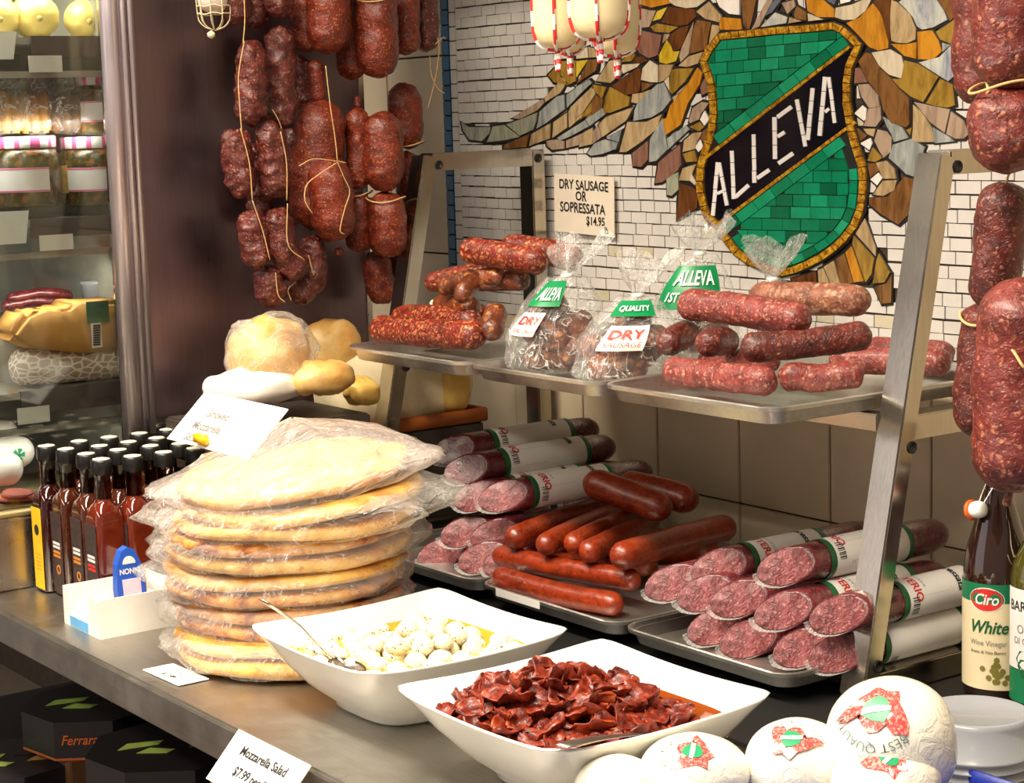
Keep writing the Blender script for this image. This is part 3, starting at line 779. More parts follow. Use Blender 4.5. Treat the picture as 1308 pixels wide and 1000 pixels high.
def twine(par, pts, r=.0011, mat=None, name='twine'):
    return obj(name, cord(pts, r), mat or M['twine'], par)

# ------------------------------------------------------------------ hanging sausages, left (behind the rack's left leg)
struct('trim_1', sweep([Vector((-2.76, -.75, 2.06)), Vector((-2.76, -.06, 2.06))], .012, 12), M['steel'], None, True)
HG = 'links hanging in front of the steel case panel'
def hang(label, zpts, rz, mat, dx=0.0, lump=.0046, freq=62, e0=1.1, e1=1.1, tips=(0, 0), waist=None, loops=(), strings=(), seg=28, n=48):
    """zpts in the 2.5x zoom of the hanging group (origin 240,0); dx pushes towards the viewer"""
    X = -2.755 + dx
    pp = [aX(x, y, X) for x, y in fr(240, 0, 2.5, zpts)]
    r = rpx(pp[len(pp) // 2], rz / 2.5 * 1.05)
    if rz > 25:
        pp = [pp[0] + (pp[0] - pp[1]).normalized() * r * .38] + pp[1:-1] + [pp[-1] + (pp[-1] - pp[-2]).normalized() * r * .38]
    t = sausage(label, HG, pp, r, mat, lump, freq, e0, e1, tips, waist=waist, seg=seg, n=n)
    up = pp[0]
    for s in strings:
        q = [aX(x, y, X + r * 1.06 + .002) for x, y in fr(240, 0, 2.5, s)]; twine(t, q, .0009)
    for u in loops:                       # twine ring round the sausage
        k = pp[0].lerp(pp[-1], u); ring = [k + Vector((math.cos(a) * (r * .96 + .0012), math.sin(a) * (r * .96 + .0012), .004 * math.sin(a * 2))) for a in [i * math.pi / 12 for i in range(25)]]
        twine(t, ring, .0012)
    return t
hang('dark lumpy salami link cut by the top edge beside the white netted salami', [(150, -60), (155, 60)], 47, 'dark', .02, strings=[[(178, -40), (182, 60), (176, 140)]])
hang('dark salami link half hidden between two others at the top of the chain', [(215, -60), (222, 70)], 42, 'dark', -.03)
hang('dark salami link at the top, directly above the long upright link', [(290, -60), (292, 40)], 43, 'dark', .015)
hang('dark lumpy upright link on the left with twine down its edge', [(205, 150), (200, 385)], 47, 'dark', .02, .0058, strings=[[(180, 130), (162, 240), (165, 330), (172, 420)]])
hang('long dark upright link just right of the twine-edged link', [(296, 100), (300, 390)], 46, 'dark', .0, .0058, strings=[[(270, 350), (290, 385), (305, 430)]])
hang('shadowed dark link behind the long upright link', [(362, 190), (368, 340)], 30, 'dark', -.05)
hang('leftmost dark link of the chain, leaning outward', [(150, 430), (172, 610)], 48, 'dark', .01, .0058, strings=[[(168, 410), (196, 520), (206, 640)]])
hang('dark link in the middle row, right of the leftmost link', [(258, 408), (280, 615)], 47, 'dark', .025, .0058, strings=[[(296, 420), (315, 520), (316, 640)]])
hang('dark link almost hidden behind the middle row', [(212, 470), (236, 690)], 38, 'dark', -.045)
hang('narrow dark link in shadow behind the middle row, on its right', [(335, 420), (345, 705)], 33, 'dark', -.05)
hang('dark mottled link low on the left side of the chain', [(202, 690), (222, 840)], 47, 'dark', .02, .0058, strings=[[(206, 640), (240, 740), (262, 830)]])
hang('curved dark link low in the chain that bends to the right', [(285, 680), (300, 790), (352, 870)], 46, 'dark', .03, .0058, strings=[[(318, 650), (320, 780), (372, 830)]])
hang('curved dark link at the bottom that bends to the left', [(392, 770), (398, 880), (345, 950)], 42, 'dark', .0, .0058, strings=[[(385, 815), (402, 880)], [(345, 900), (320, 925), (330, 960)]])
hang('lowest dark link, at the bottom left of the chain', [(256, 865), (272, 965)], 47, 'dark', .01, .0058, strings=[[(280, 870), (288, 940), (310, 965)]])
hang('thick red sausage at the top, left behind the fattest one', [(365, -80), (378, 150)], 45, 'red', -.02, .003)
hang('fattest red sausage at the top centre of the bunch', [(446, -90), (452, 145)], 68, 'red', .03, .0034, 50)
hang('red sausage wedged between the two fat ones at the top', [(512, -40), (525, 235)], 46, 'red', -.01, .003, tips=(0, .1))
hang('fat red sausage at the top with twine round its shoulder', [(600, -70), (606, 225)], 65, 'red', .04, .0034, 50, tips=(0, .06), loops=(.28,))
hang('red sausage at the top, right of the twine-shouldered one', [(692, -80), (697, 160)], 44, 'red', .0, .003)
hang('slim dark red sausage at the top right with loose twine ends', [(755, -60), (762, 150)], 41, 'dark', -.02, .0028, tips=(0, .1), strings=[[(772, 180), (778, 240), (800, 285), (820, 298)], [(798, 120), (802, 160), (790, 250), (765, 350)], [(790, 140), (815, 120), (822, 124)]])
hang('big red sausage in the middle carrying the knotted twine', [(425, 350), (400, 700)], 78, 'red', -.01, .0034, 50, tips=(.12, 0), waist=[(.5, .06, .08)])
tt = hang('plump red sausage low in the middle, in front of the knotted one', [(450, 530), (468, 745)], 68, 'red', .035, .0034, 50,
          strings=[[(440, 210), (455, 340), (470, 440), (478, 518)], [(478, 518), (420, 556), (380, 590), (374, 640), (398, 682)], [(478, 518), (500, 570), (517, 612), (500, 670), (486, 735), (500, 748)], [(355, 530), (400, 508), (470, 514), (505, 520)]])
hang('red neck of casing twisted above the knotted sausage', [(405, 190), (420, 330)], 24, 'red', -.005, .001)
hang('slender red sausage with a pinched tip in the middle of the bunch', [(541, 360), (546, 590)], 38, 'red', .0, .0028, tips=(.1, 0))
hang('small dried casing tip hanging above the pinched sausage', [(541, 305), (542, 345)], 10, 'red', .0, .0005)
hang('red sausage of the lower right pair, upper half with pointed top', [(622, 380), (625, 590)], 62, 'red', .03, .0034, 50, tips=(.12, 0))
hang('red sausage of the lower right pair, lower half with twine at its waist', [(632, 635), (640, 800)], 60, 'red', .03, .0034, 50, loops=(.12,))
hang('red sausage behind the lower right pair, high on the right', [(688, 285), (702, 455)], 52, 'red', -.03, .003, tips=(.12, 0), loops=(.92,))
hang('red sausage behind the lower right pair, showing only its right edge', [(700, 500), (712, 640)], 42, 'red', -.04, .0028)
hang('slim red sausage below the slender one, left of the waisted sausage', [(545, 630), (547, 790)], 42, 'red', -.01, .003, loops=(.02,))
hang('shadowed red sausage hanging lowest below the bunch', [(598, 820), (622, 955)], 45, 'red', -.03, .003, tips=(0, .1))
hang('dark sausage end behind the lowest hanging red sausage', [(672, 800), (690, 880)], 40, 'dark', -.05, .0028)
hang('small knotted sausage end under the plump red sausage', [(480, 790), (484, 818)], 14, 'red', .02, .001)
# white netted salami
pp = [aX(x, y, -2.74) for x, y in ((268, -70), (274, 18))]
t = sausage('white moulded salami in netting at the top of the case panel', None, pp, rpx(pp[0], 21), plain('white_mould', (214, 196, 186), .7, var=.12, scale=60, bump=.3), .0015, name='netted_salami', cat='salami')
ro_ = rpx(pp[0], 21) + .0012; bt = pp[1]
for k in range(9):
    a = 2 * math.pi * k / 9; u = Vector((math.cos(a), math.sin(a), 0)) * ro_
    twine(t, [pp[0] + u, bt + u + Vector((0, 0, .006)), bt + u * .72 - Vector((0, 0, ro_ * .62)), bt - Vector((0, 0, ro_ * .96))], .0009, M['twinewhite'], 'netting')
for k in range(6):
    c_ = bt + Vector((0, 0, .012 * k)); twine(t, [c_ + Vector((math.cos(i * .5236), math.sin(i * .5236), .12 * math.sin(i * 3.1))) * ro_ for i in range(13)], .0009, M['twinewhite'], 'netting')
b = aX(270, 44, -2.735); obj('knot', lumps(lathe([(.001, -.006), (.006, -.003), (.0065, .002), (.001, .006)], b, 12), .001, 200), M['twinewhite'], t)

# ------------------------------------------------------------------ provolone hanging in candy-striped string
M['provolone'] = plain('provolone_rind', (240, 224, 178), .35, var=.03, scale=20, bump=.05)
RW = [M['white'], plain('red_string', (210, 40, 44), .6)]
def stripe(pts, r=.0022, n=40):
    g = sweep(spline(pts, n), r, 6); k = [1 if ((i // 6) + (i % 6) // 2) % 6 < 3 else 0 for i in range(len(g[1]))]
    return g[0], g[1], k
for lab, x, ybot, w, Y, in (('pale provolone cheese in striped string, left of the hanging trio', 712, 62, 30, -.38), ('pale provolone cheese in striped string, front one of the hanging trio', 766, 49, 37, -.42), ('pale provolone cheese in striped string, right rear of the hanging trio', 788, 70, 29, -.33), ('pale provolone cheese hidden behind the left one of the trio', 728, 68, 21, -.32)):
    c = aY(x, ybot, Y); r = rpx(c, w); L = .26
    t = thing('provolone', lab, 'cheese', (c.x, c.y, c.z), 'provolone cheeses hanging in striped string')
    obj('cheese', lumps(lathe([(.003, 0), (r * .5, .003), (r * .82, .010), (r * .96, .026), (r, .05), (r * .98, L * .6), (r * .8, L * .9), (.004, L)], c, 32), .0012, 20), M['provolone'], t)
    for a in (-2.3, -.75, .8, 2.35):
        pts = [c + Vector((0, 0, -.003))] + [c + Vector((math.cos(a) * q * r, math.sin(a) * q * r, zz)) for q, zz in ((.5, .000), (.86, .009), (1.0, .024), (1.035, .05), (1.02, .15), (.83, L * .92))] + [c + Vector((0, 0, L + .02))]
        obj('string', stripe(pts, .0026, 46), RW, t)
    twine(t, [c + Vector((0, 0, L)), c + Vector((0, 0, 2.06 - c.z))], .002, M['white'], 'hanging_string')
    for a in (-1, 1): obj('tassel', stripe([c, c + Vector((.003 * a, 0, -.014)), c + Vector((.006 * a, -.004 * a, -.032))], .0036, 14), RW, t)
    obj('clip', lathe([(.003, -.004), (.0065, -.003), (.0065, .003), (.003, .004)], c, 12), M['steel'], t)
struct('trim_2', sweep([Vector((-2.9, -.38, 2.06)), Vector((-1.1, -.38, 2.06))], .01, 10), M['steel'], None, True)

# ------------------------------------------------------------------ big salami hanging on the right
def hangR(label, pts, r, Y, mat='big', lump=.004, tips=(0, 0), rings=(), strings=(), hang_to=None, group='large salami hanging at the right'):
    pp = [aY(x, y, Y) for x, y in pts]; R = rpx(pp[0], r); pp = [pp[0] + (pp[0] - pp[1]).normalized() * R * .3] + pp[1:-1] + [pp[-1] + (pp[-1] - pp[-2]).normalized() * R * .3]
    t = sausage(label, group, pp, R, mat, lump, 30, .8, .8, tips, seg=30, n=44, name='salami', cat='salami')
    if hang_to: twine(t, [pp[0] - Vector((0, 0, .004)), pp[0].lerp(Vector(hang_to), .5), Vector(hang_to)], .0014, name='hanging_string')
    for u in rings:
        k = pp[0].lerp(pp[-1], u); ring = [k + Vector((math.cos(a) * (R * 1.0 + .001), math.sin(a) * (R * 1.0 + .001), .006 * math.sin(a * 2 + u * 9))) for a in [i * math.pi / 14 for i in range(29)]]
        twine(t, ring, .0017)
    for s in strings:
        q = []
        for x, y in s:
            P0 = aY(x, y, Y); d = (P0 - CAM).normalized(); best = min((pp[0].lerp(pp[-1], i / 20) for i in range(21)), key=lambda k: (k - P0).length)
            h = math.sqrt(max(0.0001, (R * 1.03 + .002) ** 2 - min(R, (P0 - best).length) ** 2)); q.append(P0 - d * h)
        twine(t, q, .0017)
    return t
hangR('brownish salami at the upper right, behind the fat tied one', [(1256, -60), (1258, 120)], 40, -.30, lump=.004, hang_to=(-1.50, -.378, 2.06))
hangR('fat tied salami at the upper right, upper half above its twine', [(1296, -80), (1290, 100)], 50, -.40, rings=(.98,), hang_to=(-1.40, -.378, 2.06), strings=[[(1262, 50), (1258, 90), (1263, 116)]])
hangR('fat tied salami at the upper right, lower half below its twine', [(1287, 125), (1290, 205)], 53, -.40, hang_to=aY(1288, 112, -.40), strings=[[(1263, 116), (1250, 140), (1246, 152)]])
hangR('pointed dark salami hanging in the middle at the right edge', [(1284, 243), (1270, 385)], 34, -.36, 'dark', .003, (.2, 0), hang_to=aY(1289, 222, -.39))
hangR('dark salami behind the large tapered one at the right edge', [(1262, 395), (1248, 545)], 33, -.36, 'dark', .003, rings=(.12,), hang_to=aY(1269, 388, -.36))
hangR('large tapered salami low at the right edge with crossed twine', [(1306, 375), (1300, 480), (1296, 610)], 56, -.46, lump=.005, tips=(.1, .12), hang_to=(-1.16, -.392, 2.06), strings=[[(1252, 468), (1285, 442), (1308, 470)], [(1285, 442), (1284, 480), (1290, 545), (1293, 600)]])
p = aY(1293, 622, -.46); tt = None
k = [aY(x, y, -.46) for x, y in ((1292, 612), (1290, 632), (1284, 646))]
hangR('dried casing tail tied below the large tapered salami', [(1291, 616), (1286, 645)], 6, -.46, 'brown', .001)

# ------------------------------------------------------------------ sheet pans
def pan(label, x0, x1, y0, y1, zr, group):
    t = thing('sheet_pan', label, 'tray', ((x0 + x1) / 2, (y0 + y1) / 2, zr - .023), group)
    def loop(e, z, rc):
        a0, a1, b0, b1 = x0 + e, x1 - e, y0 + e, y1 - e; pts = []
        for cx, cy, s in ((a1 - rc, b1 - rc, 0), (a0 + rc, b1 - rc, 1), (a0 + rc, b0 + rc, 2), (a1 - rc, b0 + rc, 3)):
            for i in range(6):
                a = math.pi / 2 * (s + i / 5); pts.append(Vector((cx + rc * math.cos(a), cy + rc * math.sin(a), z)))
        return pts
    Ls = [loop(.020, zr - .0230, .02), loop(.012, zr - .0215, .026), loop(.006, zr - .004, .03), loop(.005, zr - .001, .03), loop(.0015, zr, .033), loop(-.0005, zr - .0015, .034), loop(0, zr - .006, .034), loop(.002, zr - .0065, .033)]
    Lo = [loop(.0085, zr - .0065, .029), loop(.0142, zr - .0228, .026), loop(.020, zr - .0238, .02)]
    v = []; f = []
    for L in Ls + Lo: v += L
    n = 24; m = len(Ls + Lo)
    for k in range(m - 1):
        for i in range(n): j = (i + 1) % n; f.append((k * n + i, (k + 1) * n + i, (k + 1) * n + j, k * n + j))
    f.append(tuple(range(n))); f.append(tuple(range(m * n - 1, (m - 1) * n - 1, -1)))
    o = obj('pan', (v, f), M['alu'], t); sharp(o, 50)
    return t
ZU, ZL = 1.268, .945
pan('aluminium tray on the upper shelf under the chorizo at its left end', -2.585, -2.252, -.512, -.06, ZU, 'sheet pans on the rack')
pan('aluminium tray on the upper shelf under the bagged sausages in the middle', -2.246, -1.947, -.512, -.06, ZU, 'sheet pans on the rack')
pan('aluminium tray on the upper shelf under the pale sausages at its right end', -1.941, -1.615, -.512, -.06, ZU, 'sheet pans on the rack')
pan('aluminium tray on the lower shelf at the left, half hidden by the flatbread', -2.60, -2.262, -.497, -.06, ZL, 'sheet pans on the rack')
pt = pan('aluminium tray on the lower shelf holding the smooth smoked sausages', -2.256, -1.934, -.497, -.06, ZL, 'sheet pans on the rack')
pan('aluminium tray on the lower shelf at the right under the wrapped salami', -1.928, -1.612, -.497, -.06, ZL, 'sheet pans on the rack')
obj('tape_strip', box((-2.205, -.4978, ZL - .012), (-2.10, -.4972, ZL - .001)), M['paper'], pt, False)
BU, BL = ZU - .022, ZL - .022                # inside bottoms

# ------------------------------------------------------------------ chorizo on the upper left tray
def Zp(f, pts, z):
    o = FR2[f]; return [aZ(x, y, z) for x, y in fr(*o, pts)]
def Yp(f, pts, Y):
    o = FR2[f]; Y = Y if isinstance(Y, (list, tuple)) else [Y] * len(pts)
    return [aY(x, y, yy) for (x, y), yy in zip(fr(*o, pts), Y)]
FR2 = {'a': (430, 180, 2.631), 'b': (780, 260, 2.843), 'c': (500, 510, 2.843), 'd': (790, 620, 2.907), 'e': (620, 300, 5.263), 'f': (200, 380, 3.114), 'g': (820, 860, 2.68)}
G1 = 'chorizo piled on the left upper tray'
def lay(label, group, f, pts, Y, rz, mat, lump=.002, **kw):
    pp = Yp(f, pts, Y); r = rpx(pp[0], rz / FR2[f][2])
    return sausage(label, group, pp, r, mat, lump, kw.pop('freq', 55), **kw)
lay('front chorizo lying along the lip of the left upper tray', G1, 'a', [(132, 630), (300, 645), (480, 655)], [-.455, -.455, -.455], 47, 'chorizo')
lay('chorizo just behind the front one on the left upper tray', G1, 'a', [(205, 592), (330, 595), (470, 612)], [-.385, -.385, -.39], 42, 'chorizo')
lay('chorizo at the far back of the left upper tray', G1, 'a', [(330, 575), (500, 590)], -.31, 40, 'chorizo')
lay('thin dark brown link with a pale tied end in the left pile', G1, 'a', [(340, 550), (400, 555), (470, 560)], -.36, 36, 'brown', knot=(0,), twine='w')
lay('chorizo link curving upward in the left pile, glossy and rounded at the front', G1, 'a', [(425, 545), (428, 505), (470, 475), (560, 470), (640, 470)], [-.40, -.40, -.37, -.34, -.33], 34, 'brown')
lay('brown link on the left end of the second layer', G1, 'a', [(305, 480), (400, 455), (520, 440)], [-.36, -.34, -.32], 34, 'chorizo')
lay('brown link between the second layer and the top chorizo', G1, 'a', [(345, 500), (420, 470), (560, 452)], [-.385, -.37, -.35], 30, 'brown')
lay('brown link bulging out beside the left bag on the upper shelf', G1, 'a', [(545, 560), (528, 600), (520, 660)], [-.40, -.42, -.44], 40, 'brown')
lay('topmost chorizo lying across the left pile', G1, 'a', [(425, 362), (560, 385), (700, 410)], [-.37, -.355, -.34], 45, 'chorizo')
lay('dark chorizo behind the topmost one, its rounded end to the right', G1, 'a', [(560, 355), (700, 370), (815, 405)], [-.28, -.26, -.25], 44, 'chorizo')

# ------------------------------------------------------------------ dry sausages on the right upper tray
G3 = 'dry sausages piled on the right upper tray'
lay('front pale sausage along the lip of the right upper tray', G3, 'b', [(205, 605), (400, 628), (590, 648)], -.435, 52, 'pale')
lay('pale sausage continuing to the right of the front one, red inside', G3, 'b', [(610, 625), (760, 632), (920, 612)], [-.40, -.36, -.32], 52, 'pale', e1=.6)
lay('pale sausage on the tray bottom behind the front pair', G3, 'b', [(330, 575), (600, 570)], -.33, 46, 'pale')
lay('pale sausage on the tray bottom at the right, passing behind the rack leg', G3, 'b', [(800, 575), (950, 572), (1235, 575)], [-.24, -.23, -.20], 50, 'pale')
lay('pale sausage against the back of the right upper tray', G3, 'b', [(940, 530), (1240, 550)], -.12, 48, 'pale')
lay('dark sausage stub beside the bag, left end of the second layer', G3, 'b', [(195, 510), (290, 465)], [-.42, -.34], 50, 'dark')
lay('short dark sausage stub standing out in the second layer', G3, 'b', [(345, 505), (430, 498)], [-.43, -.34], 52, 'dark', knot=None)
lay('dark sausage with a rounded front end in the second layer', G3, 'b', [(470, 520), (640, 515), (950, 478)], [-.43, -.38, -.28], 54, 'dark')
lay('topmost red sausage in front on the right pile', G3, 'b', [(255, 365), (430, 380), (710, 425)], [-.36, -.35, -.35], 58, 'pale')
lay('topmost bloomed sausage with a whitish skin behind the red one', G3, 'b', [(520, 340), (720, 345), (935, 355)], [-.25, -.24, -.22], 58, 'bloom')

# ------------------------------------------------------------------ bagged dry sausage on the middle upper tray
def ellipsoid(c, rx, ry, rz, nu=28, nv=18, pw=2.0):
    v = []; f = []
    for j in range(nv + 1):
        th = math.pi * j / nv
        for i in range(nu):
            a = 2 * math.pi * i / nu; s = max(0.0, math.sin(th)) ** (2 / pw)
            v.append(Vector((c[0] + rx * s * math.copysign(abs(math.cos(a)) ** (2 / pw), math.cos(a)), c[1] + ry * s * math.copysign(abs(math.sin(a)) ** (2 / pw), math.sin(a)), c[2] - rz * math.copysign(abs(math.cos(th)) ** (2 / pw), math.cos(th)))))
    for j in range(nv):
        for i in range(nu): k = (i + 1) % nu; f.append((j * nu + i, j * nu + k, (j + 1) * nu + k, (j + 1) * nu + i))
    return v, f
VR = Vector((.585, .811, 0)); VF = Vector((-.811, .585, 0))          # picture-right and away, both level
def bag(label, c, hw, hd, h, lean=0.0, label_text=None, green=None, neck=(0, 0), lab_at=(-.4, .1), lab_sz=(.07, .05), tilt=0.0, contents=(), green_at=(0, .8), rot=0.0, gsz=.04):
    c = Vector(c); t = thing('bagged_sausage', label, 'bag', c, 'bags of dry sausage on the upper shelf')
    def wpos(u, w, d): return c + VR * (u * hw + lean * w * h) + VF * (d * hd) + Vector((0, 0, w * h))
    def prof(w): return max(.04, (1 - max(0, (w - .45) / .75) ** 1.6) * (min(1, (w + .04) / .12)) ** .4)
    v = []; f = []; nu, nv = 40, 30
    for j in range(nv + 1):
        w = j / nv; p = prof(w)
        for i in range(nu):
            a = 2 * math.pi * i / nu
            ca, sa = math.cos(a), math.sin(a); q = (abs(ca) ** 2.6 + abs(sa) ** 2.6) ** (-1 / 2.6)
            rr = p * q * (1 + .07 * noise.noise(Vector((ca * 2, sa * 2, w * 4 + c.x * 9))) + .03 * noise.noise(Vector((ca * 6, sa * 6, w * 9))))
            v.append(wpos(ca * rr, w, sa * rr))
    for j in range(nv):
        for i in range(nu): k = (i + 1) % nu; f.append((j * nu + i, j * nu + k, (j + 1) * nu + k, (j + 1) * nu + i))
    f.append(tuple(range(nu)))
    obj('bag_film', (v, f), M['film'], t)
    # tied neck and flared top of the bag
    top = wpos(0, 1.0, 0); v = []; f = []; nu = 26
    prf = [(.010, -.004), (.007, .004), (.012, .012), (.022, .026), (.03, .042), (.034, .052)]
    for r, z in prf:
        for i in range(nu):
            a = 2 * math.pi * i / nu; rr = r * (1 + .28 * math.sin(a * 5 + c.x * 30) * (z > .01))
            v.append(top + VR * (math.cos(a) * rr * 1.2 + neck[0] * z) + VF * (math.sin(a) * rr * .8) + Vector((0, 0, z * (1 + .25 * math.sin(a * 3 + 1)) + neck[1] * 0)))
    for j in range(len(prf) - 1):
        for i in range(nu): k = (i + 1) % nu; f.append((j * nu + i, j * nu + k, (j + 1) * nu + k, (j + 1) * nu + i))
    obj('bag_neck', (v, f), M['neckfilm'], t)
    obj('twist_tie', lathe([(.006, -.003), (.0085, -.002), (.0085, .002), (.006, .003)], top, 14), M['white'], t)
    def patch(u0, u1, w0, w1, nu=10, nv=8, lift=.002, skew=0.0):
        v = []; f = []
        for j in range(nv + 1):
            for i in range(nu + 1):
                u = u0 + (u1 - u0) * i / nu + skew * (j / nv - .5); w = w0 + (w1 - w0) * j / nv
                p = prof(w); uu = max(-.985, min(.985, u)); d = -((1 - abs(uu) ** 2.6) ** (1 / 2.6)); rr = p
                v.append(wpos(uu * rr, w, d * rr * 1.04) - VF * lift)
        for j in range(nv):
            for i in range(nu): a = j * (nu + 1) + i; f.append((a, a + 1, a + nu + 2, a + nu + 1))
        return v, f
    def on_patch(g, u0, u1, w0, w1, lift, skew=0.0):
        out = []
        for p in g[0]:
            u = u0 + (u1 - u0) * p.x + skew * (p.y - .5); w = w0 + (w1 - w0) * p.y; q = prof(w); uu = max(-.985, min(.985, u)); d = -((1 - abs(uu) ** 2.6) ** (1 / 2.6))
            out.append(wpos(uu * q, w, d * q * 1.04) - VF * lift)
        return (out,) + tuple(g[1:])
    if label_text:
        u0, u1, w0, w1 = label_text[1]; sk = label_text[2]
        o = obj('label', patch(u0, u1, w0, w1, lift=.003, skew=sk), M['white'], t)
        for k, (s, y, hh) in enumerate(label_text[0]):
            g = text_geo(s, 1.0, bold=.02 if k == 0 else 0); xs_ = [p.x for p in g[0]]; W_ = max(xs_) - min(xs_) or 1; ys_ = [p.y for p in g[0]]; H_ = max(ys_) - min(ys_) or 1; ym = min(ys_); xm = min(xs_)
            g = ([Vector((.08 + .84 * (p.x - xm) / W_, y + hh * (p.y - ym) / H_, 0)) for p in g[0]],) + tuple(g[1:])
            obj('label_print', on_patch(g, u0, u1, w0, w1, .0062, sk), M['red_ink'], o, False)
    if green:
        u0, u1, w0, w1 = green[1]; sk = green[2]
        o = obj('printed_band', patch(u0, u1, w0, w1, lift=.0025, skew=sk), M['bag_green'], t)
        for s, y, hh in green[0]:
            g = text_geo(s, 1.0, bold=.02); xs_ = [p.x for p in g[0]]; W_ = max(xs_) - min(xs_) or 1; ys_ = [p.y for p in g[0]]; H_ = max(ys_) - min(ys_) or 1; ym = min(ys_); xm = min(xs_)
            g = ([Vector((.1 + .8 * (p.x - xm) / W_, y + hh * (p.y - ym) / H_, 0)) for p in g[0]],) + tuple(g[1:])
            obj('band_print', on_patch(g, u0, u1, w0, w1, .0055, sk), M['white'], o, False)
    for k, (s, u0, w0, d0, u1, w1, d1, r) in enumerate(contents):
        sausage(s, 'dry links inside the clear bags', [wpos(u0, w0, d0), (wpos(u0, w0, d0) + wpos(u1, w1, d1)) / 2 + Vector((0, 0, .004)), wpos(u1, w1, d1)], r * 1.3, 'brown', .003, seg=16, n=24, name='dry_link')
    return t
M['bag_green'] = plain('green_bag_print', (10, 128, 72), .3, var=.06)
bag('left clear bag of brown dry sausage leaning on the middle upper tray', aZ(703, 472, BU + .004), .070, .075, .135, .20, ((('DRY', .5, .36), ('SAUSAGE', .14, .2)), (-.93, -.45, .42, .66), .15), ((('ALLEVA', .25, .5),), (-.85, -.05, .72, .97), .1), (.4, 0),
    contents=[('brown dry link lowest inside the left bag', -.6, .16, -.4, .6, .14, -.2, .017), ('brown dry link upright at the left inside the left bag', -.5, .30, -.35, -.15, .68, -.2, .017), ('brown dry link across the middle of the left bag', -.1, .34, -.5, .55, .50, -.1, .017), ('brown dry link at the right inside the left bag', .5, .24, -.4, .35, .62, 0, .017), ('brown dry link high on the left inside the left bag', -.55, .52, -.2, .1, .74, -.25, .015), ('brown dry link across the front of the left bag', -.65, .42, -.45, .3, .32, -.6, .016), ('brown dry link low at the right corner of the left bag', .1, .14, -.6, .75, .34, -.3, .017), ('brown dry link at the back of the left bag', -.3, .25, .4, .3, .5, .4, .018)])
bag('right clear bag of dry sausage with a wide white label, beside the pale sausages', aZ(790, 484, BU + .004), .068, .075, .115, .25, ((('DRY', .5, .36), ('SAUSAGE', .16, .2)), (-.62, .30, .42, .70), .12), ((('QUALITY', .3, .4),), (-.75, .55, .80, .97), 0), (.3, 0),
    contents=[('dry link lowest inside the right bag', -.7, .15, -.3, .5, .14, -.45, .015), ('dry link on the left inside the right bag', -.55, .34, -.3, .1, .48, -.3, .016), ('reddish dry link on the right inside the right bag', .45, .30, -.4, .62, .60, -.1, .016), ('dry link high inside the right bag, under the green print', -.3, .62, -.2, .4, .70, -.1, .015), ('dry link across the front of the right bag, low', -.3, .22, -.62, .6, .34, -.45, .016), ('dry link at the far left of the right bag', -.75, .2, 0, -.5, .5, 0, .016), ('dry link at the back of the right bag', -.4, .3, .4, .4, .42, .4, .017)])
bag('clear bag with a green printed panel at the back of the middle tray', Vector((aY(884, 390, -.17).x, -.17, BU + .004)), .062, .05, .155, .08, None, ((('ALLEVA', .56, .34), ('1ST QUALITY', .14, .26)), (-.98, .55, .50, .90), .15), (.2, 0),
    contents=[('dry link low inside the green-panelled rear bag', -.5, .18, 0, .5, .2, 0, .018), ('dry link upright inside the green-panelled rear bag', .4, .2, -.3, .45, .6, -.2, .018)])
bag('rearmost clear bag with green print, peeping over the pale sausages', Vector((aY(982, 390, -.11).x, -.11, BU + .004)), .046, .04, .118, .05, None, ((('QUALITY', .35, .4),), (-.95, .85, .60, .93), .1), (0, 0),
    contents=[('dry link inside the rearmost bag', -.4, .2, 0, .4, .22, 0, .018)])
# ------------------------------------------------------------------ smooth smoked sausages on the lower middle tray
G4 = 'smooth smoked sausages on the lower middle tray'
def smoke(label, pts, Y, rz, **kw):
    return lay(label, G4, 'c', pts, Y, rz, 'smoked', .0008, tips=(.12, .12), e0=1.1, e1=1.1, **kw)
smoke('smooth red-brown sausage along the front lip of the lower middle tray', [(375, 640), (600, 705), (835, 748)], [-.455, -.44, -.42], 42, knot=None)
smoke('smooth sausage just behind the front one, with a twisted end', [(380, 562), (600, 610), (900, 660)], [-.41, -.40, -.37], 40)
smoke('smooth sausage on the tray bottom under the slanting row', [(420, 590), (700, 600), (960, 600)], [-.33, -.31, -.28], 40)
smoke('smooth sausage at the back of the lower middle tray', [(600, 560), (900, 560), (1180, 540)], [-.22, -.20, -.18], 44)
smoke('leftmost smooth sausage of the slanting row', [(432, 510), (600, 445), (790, 380)], [-.43, -.30, -.15], 46)
smoke('second smooth sausage from the left in the slanting row', [(545, 535), (690, 465), (850, 405)], [-.43, -.31, -.17], 44)
smoke('third smooth sausage from the left in the slanting row', [(648, 530), (760, 475), (890, 425)], [-.41, -.31, -.19], 42)
smoke('fourth smooth sausage from the left in the slanting row', [(705, 560), (820, 505), (945, 455)], [-.41, -.31, -.19], 46)
smoke('long thick smooth sausage at the right end of the slanting row', [(815, 575), (1020, 515), (1235, 460)], [-.41, -.27, -.13], 54)
smoke('topmost smooth sausage in front, with a puckered end', [(700, 290), (850, 345), (1010, 405)], [-.30, -.27, -.25], 56)
smoke('topmost smooth sausage behind the puckered one', [(830, 305), (980, 335), (1110, 375)], [-.21, -.19, -.17], 54)

